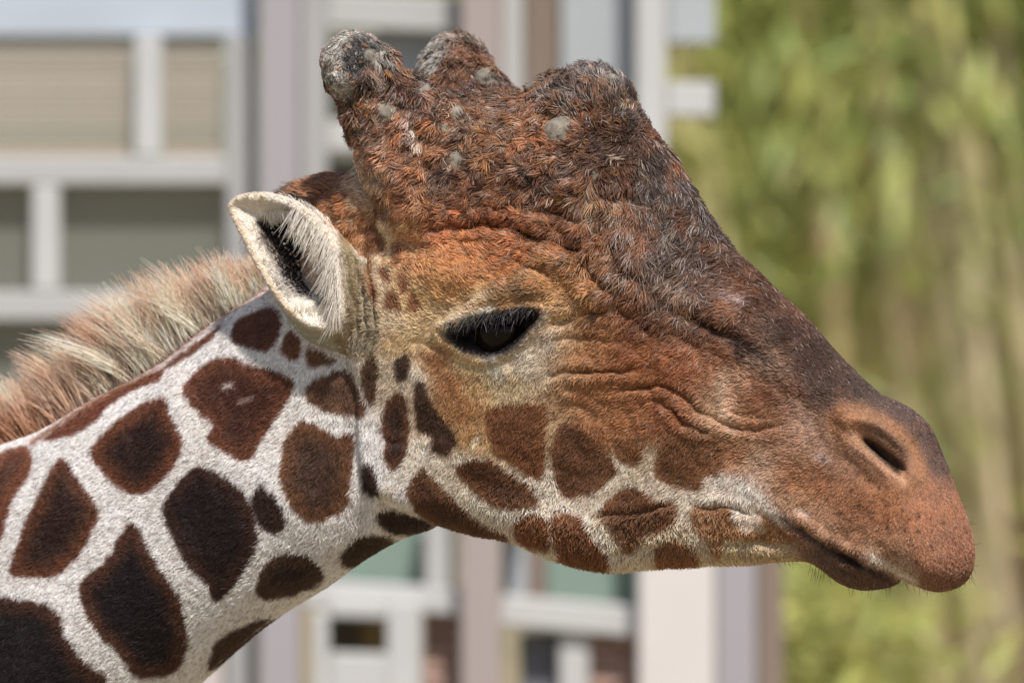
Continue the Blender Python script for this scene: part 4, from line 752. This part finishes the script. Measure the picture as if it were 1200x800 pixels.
prect('post', 304, TOP, 350, GPX, 15.9, .10, M_mauve, house); prect('post', 540, TOP, 586, GPX, 15.9, .10, M_pink, house); prect('post', 840, 560, 886, GPX, 15.9, .10, M_mauve, house); prect('post', 888, 560, 918, GPX, 15.98, .08, M_brown, house)
# bay between the first two posts
prect('back_panel', 350, 40, 540, 140, 16.1, .04, M_plank[5], house); prect('back_panel', 350, 179, 540, 420, 16.1, .04, M_olive, house)
prect('glazing_bar', 352, TOP, 384, 420, 16.0, .06, M_grey, house); prect('glazing_bar', 384, -6, 540, 36, 16.0, .06, M_white, house, 2.5); prect('glazing_bar', 384, 142, 540, 178, 16.0, .06, M_white2, house); prect('fascia', 384, TOP, 540, -8, 16.06, .05, M_pale, house)
prect('pale_panel', 440, 36, 540, 141, 16.07, .03, M_pale, house)
# bay right of the second post
prect('glazing_bar', 587, TOP, 613, 620, 16.0, .06, M_white, house); prect('gap_strip', 614, TOP, 656, 620, 16.1, .04, M_brown, house); prect('pale_panel', 657, TOP, 745, 620, 16.08, .04, M_pale, house)  # brown strip added to stand for the darker gap beside the bar
prect('glazing_bar', 745, TOP, 781, 620, 15.96, .06, M_white2, house); prect('pale_panel', 782, TOP, 838, 52, 16.08, .04, M_pale, house); prect('glazing_bar', 782, 96, 838, 137, 15.97, .06, M_white2, house)
# lower part, under the jaw
prect('beige_wall', 200, 640, 303, GPX, 15.97, .05, M_beige, house) if False else None
prect('green_panel', 352, 560, 497, 690, 16.1, .04, M_green, house); prect('glazing_bar', 498, 560, 534, 688, 15.98, .06, M_white, house)
prect('rail', 352, 684, 545, 716, 15.97, .05, M_white2, house, 3.2)
bd_ = prect('slot_board', 366, 716, 385, 860, 15.95, .04, M_white2, house); prect('slot_board', 385, 700, 453, 724, 15.95, .04, M_white2, house, 2); prect('slot_board', 385, 765, 453, 860, 15.95, .04, M_white2, house, 2); prect('slot_board', 453, 704, 494, 860, 15.95, .04, M_white2, house)
prect('slot_backing', 384, 718, 424, 770, 16.05, .03, M_slotdark, house); prect('slot_backing', 424, 718, 455, 772, 16.05, .03, M_ochre, house)
prect('green_panel', 640, 600, 747, 722, 16.1, .04, M_green, house); prect('dark_edge', 618, 600, 640, 720, 16.08, .05, M_brown, house); prect('pale_panel', 588, 600, 618, 705, 16.08, .04, M_pale, house)
prect('rail', 586, 704, 752, 740, 15.97, .05, M_white2, house, 5.0)
prect('dark_panel', 610, 740, 655, GPX, 16.03, .04, M_dark, house); prect('glazing_bar', 655, 734, 690, GPX, 15.99, .05, M_white2, house); prect('cream_pier', 748, 600, 838, GPX, 15.9, .12, M_cream, house)
bme = None
for (bx0, bx1) in ((496, 540), (691, 747)):                        # brick infill, courses of real bricks
    bed_ = prect('brick_infill', bx0, 716, bx1, GPX, 16.035, .05, M_mortar, house)
    r_ = 0; y = 722.
    while y < 900:
        x = bx0 - (22 if r_ % 2 else 0)
        while x < bx1:
            a0, a1 = max(x, bx0), min(x + 42, bx1)
            if a1 - a0 > 6:
                bk_ = prect('brick', a0, y, a1, y + 15, 16.02, .04, M_brick, house); bk_.parent = bed_; bk_.location = bk_.location - bed_.location
            x += 44
        y += 17.5; r_ += 1

# ground
gm = plain('trodden_earth', (150, 134, 104), .95, .2, (.6, .6, .6)); gme = bpy.data.meshes.new('ground'); gme.from_pydata([(-400, -400, 0), (400, -400, 0), (400, 400, 0), (-400, 400, 0)], [], [(0, 1, 2, 3)])
tag(link('ground', gme, None, gm), kind='structure')
# bamboo
def leaf_mat(name, c):
    m, t, b = new_mat(name); oi = t.nodes.new('ShaderNodeObjectInfo'); ge = t.nodes.new('ShaderNodeNewGeometry'); r = t.nodes.new('ShaderNodeValToRGB'); r.color_ramp.elements[0].color = (*lin(c[0]), 1); r.color_ramp.elements[1].color = (*lin(c[1]), 1)
    t.links.new(ge.outputs['Random Per Island'], r.inputs[0]); t.links.new(r.outputs[0], b.inputs['Base Color']); b.inputs['Roughness'].default_value = .45
    tr = t.nodes.new('ShaderNodeBsdfTranslucent'); t.links.new(r.outputs[0], tr.inputs[0]); mx = t.nodes.new('ShaderNodeMixShader'); mx.inputs[0].default_value = .35; t.links.new(b.outputs[0], mx.inputs[1]); t.links.new(tr.outputs[0], mx.inputs[2]); t.links.new(mx.outputs[0], t.nodes['Material Output'].inputs[0])
    return m
M_leaf = [leaf_mat('bamboo_leaf', ((132, 156, 84), (200, 204, 124))), leaf_mat('bamboo_leaf_dark', ((104, 142, 86), (166, 184, 114))), leaf_mat('bamboo_leaf_yellow', ((166, 172, 92), (208, 200, 122)))]
M_culm = [plain('bamboo_culm_tan', (222, 202, 166), .45, .12, (6, 6, 1.2), .4), plain('bamboo_culm_olive', (196, 184, 132), .45, .14, (6, 6, 1.2), .4), plain('bamboo_culm_brown', (206, 176, 140), .5, .14, (6, 6, 1.2), .4)]
def culm_geo(h, r, lean, bow, nseg, sides=8):
    V_, F_ = [], []
    for i in range(nseg * 3 + 1):
        t = i / (nseg * 3); rr = r * (1 - .72 * t) * (1.0 if i % 3 else 1.22); c = (lean * t * h + bow * t * t * h, 0, t * h)
        for k in range(sides): a = 2 * math.pi * k / sides; V_.append((c[0] + rr * math.cos(a), c[1] + rr * math.sin(a), c[2]))
    for i in range(nseg * 3):
        for k in range(sides): F_.append((i * sides + k, i * sides + (k + 1) % sides, (i + 1) * sides + (k + 1) % sides, (i + 1) * sides + k))
    return np.array(V_), np.array(F_)
def leaf_geo(cent, nl, sd_, size=(.12, .2), droop=.5):
    g = np.random.default_rng(sd_); n = nl; a = g.random(n) * 2 * math.pi; el = g.normal(-droop, .45, n); L = g.uniform(*size, n); w_ = L * .12
    d = np.stack([np.cos(a) * np.cos(el), np.sin(a) * np.cos(el), np.sin(el)], 1); s = np.cross(d, np.array([0, 0, 1.]) + g.normal(0, .35, (n, 3))); s /= np.linalg.norm(s, axis=1)[:, None] + 1e-9
    c = cent[g.integers(0, len(cent), n)] + g.normal(0, .09, (n, 3)); V_ = np.stack([c, c + d * (L * .4)[:, None] + s * w_[:, None], c + d * L[:, None] + np.array([0, 0, -.02]), c + d * (L * .4)[:, None] - s * w_[:, None]], 1).reshape(-1, 3)
    return V_, np.arange(n * 4).reshape(-1, 4)
protos = []; CN = ['tan', 'olive', 'brown']; LN = [0, 1, 0, 2, 0, 1, 1, 0, 2, 0, 2]; LNN = ['mid green', 'dark green', 'yellow green']
for i in range(11):
    g_ = random.Random(i); h = g_.uniform(4.8, 6.0); lean = g_.uniform(-.24, -.06); bow = g_.uniform(-.02, .01); r = g_.uniform(.028, .042)
    cv, cf = culm_geo(h, r, lean, bow, 16); cv[:, 0] -= lean * 3.4; tt = np.random.default_rng(i + 50).uniform([.74, .70, .78][i % 3] if i < 9 else .52, 1, 70); off = np.random.default_rng(i).normal(0, 1, (70, 2)) * (.10 + .30 * np.sin((tt - .45) * 4).clip(0, 1))[:, None]
    cent = np.stack([lean * (tt * h - 3.4) + bow * tt ** 2 * h + off[:, 0], off[:, 1], tt * h - .15 * np.hypot(off[:, 0], off[:, 1])], 1)
    lv, lf = leaf_geo(cent, 340 if i < 9 else 620, i, (.07, .13))
    protos.append((mesh_np('culm', cv, cf), mesh_np('leaves', lv, lf, False)))
    protos[-1][0].materials.append(M_culm[i % 3]); protos[-1][1].materials.append(M_leaf[LN[i]])
gb = random.Random(12)
for i in range(90):
    D = gb.uniform(18.2, 22.5); px_ = gb.uniform(860, 1460) if i > 15 else gb.uniform(795, 880); p = at(px_, 400, D); v_ = gb.randrange(9) if i > 15 else 9 + i % 2
    e = empty('bamboo', (p.x, p.y, 0)); tag(e, '%s bamboo cane with %s leaves, %s, in the stand' % (CN[v_ % 3], LNN[LN[v_]], ['bare lower stem', 'leafing lower down', 'leafy near its top', 'bushy beside the house'][v_ % 3 if v_ < 9 else 3]), 'bamboo', 'bamboo canes in the stand'); e.rotation_euler.z = gb.uniform(-.5, .5)
    c_, l_ = protos[v_]; sc_ = gb.uniform(.94, 1.08); e.scale = (sc_, sc_, sc_)
    link('culm', c_, e); link('leaves', l_, e)
# thicket further back, one mass
V_, F_, n0 = [], [], 0
for i in range(900):
    cv, cf = culm_geo(gb.uniform(3.6, 5.4), gb.uniform(.026, .042), gb.uniform(-.2, -.04), 0, 5, 5); p = at(gb.uniform(840, 1400) if i < 380 else gb.uniform(1400, 2700), 400, 24); cv = cv + np.array([p.x + .3, p.y + gb.uniform(-.7, 1.6), 0]); V_.append(cv); F_.append(cf + n0); n0 += len(cv)
me_ = mesh_np('bamboo_thicket', np.concatenate(V_), np.concatenate(F_)); me_.materials.append(M_culm[0]); th_ = tag(link('bamboo_thicket', me_), 'dense mass of old bamboo stems filling the back of the stand', 'bamboo', kind='stuff')
ct = np.stack([np.random.default_rng(1).uniform(at(780, 0, 24).x, at(2700, 0, 24).x, 1400), np.random.default_rng(2).uniform(15, 17, 1400), np.random.default_rng(3).beta(1.5, 1.2, 1400) * 3.0 + 3.75], 1)
lv, lf = leaf_geo(ct, 19000, 99, (.10, .18)); lm_ = mesh_np('leaf_mass', lv, lf, False); lm_.materials.append(M_leaf[1]); tag(link('leaf_mass', lm_, th_), kind='stuff')
# yellow-green bush at the foot of the stand
bp_ = at(965, 400, 15.0); bush = empty('shrub', (bp_.x, bp_.y, 0)); tag(bush, 'yellow green leafy shrub between the mauve post and the bamboo stand', 'shrub')
g_ = np.random.default_rng(8); cb = g_.normal(0, 1, (160, 3)) * [.16, .2, .3] + [0, 0, 2.35]; lv, lf = leaf_geo(cb, 2600, 5, (.07, .13), .1); bl = mesh_np('leaves', lv, lf, False); bl.materials.append(M_leaf[2]); link('leaves', bl, bush)
for k_ in range(5): cv, cf = culm_geo(2.5, .014, g_.uniform(-.08, .08), 0, 4, 6); st_ = mesh_np('stem', cv, cf); st_.materials.append(M_culm[1]); o = link('stem', st_, bush); o.rotation_euler.z = k_ * 1.3
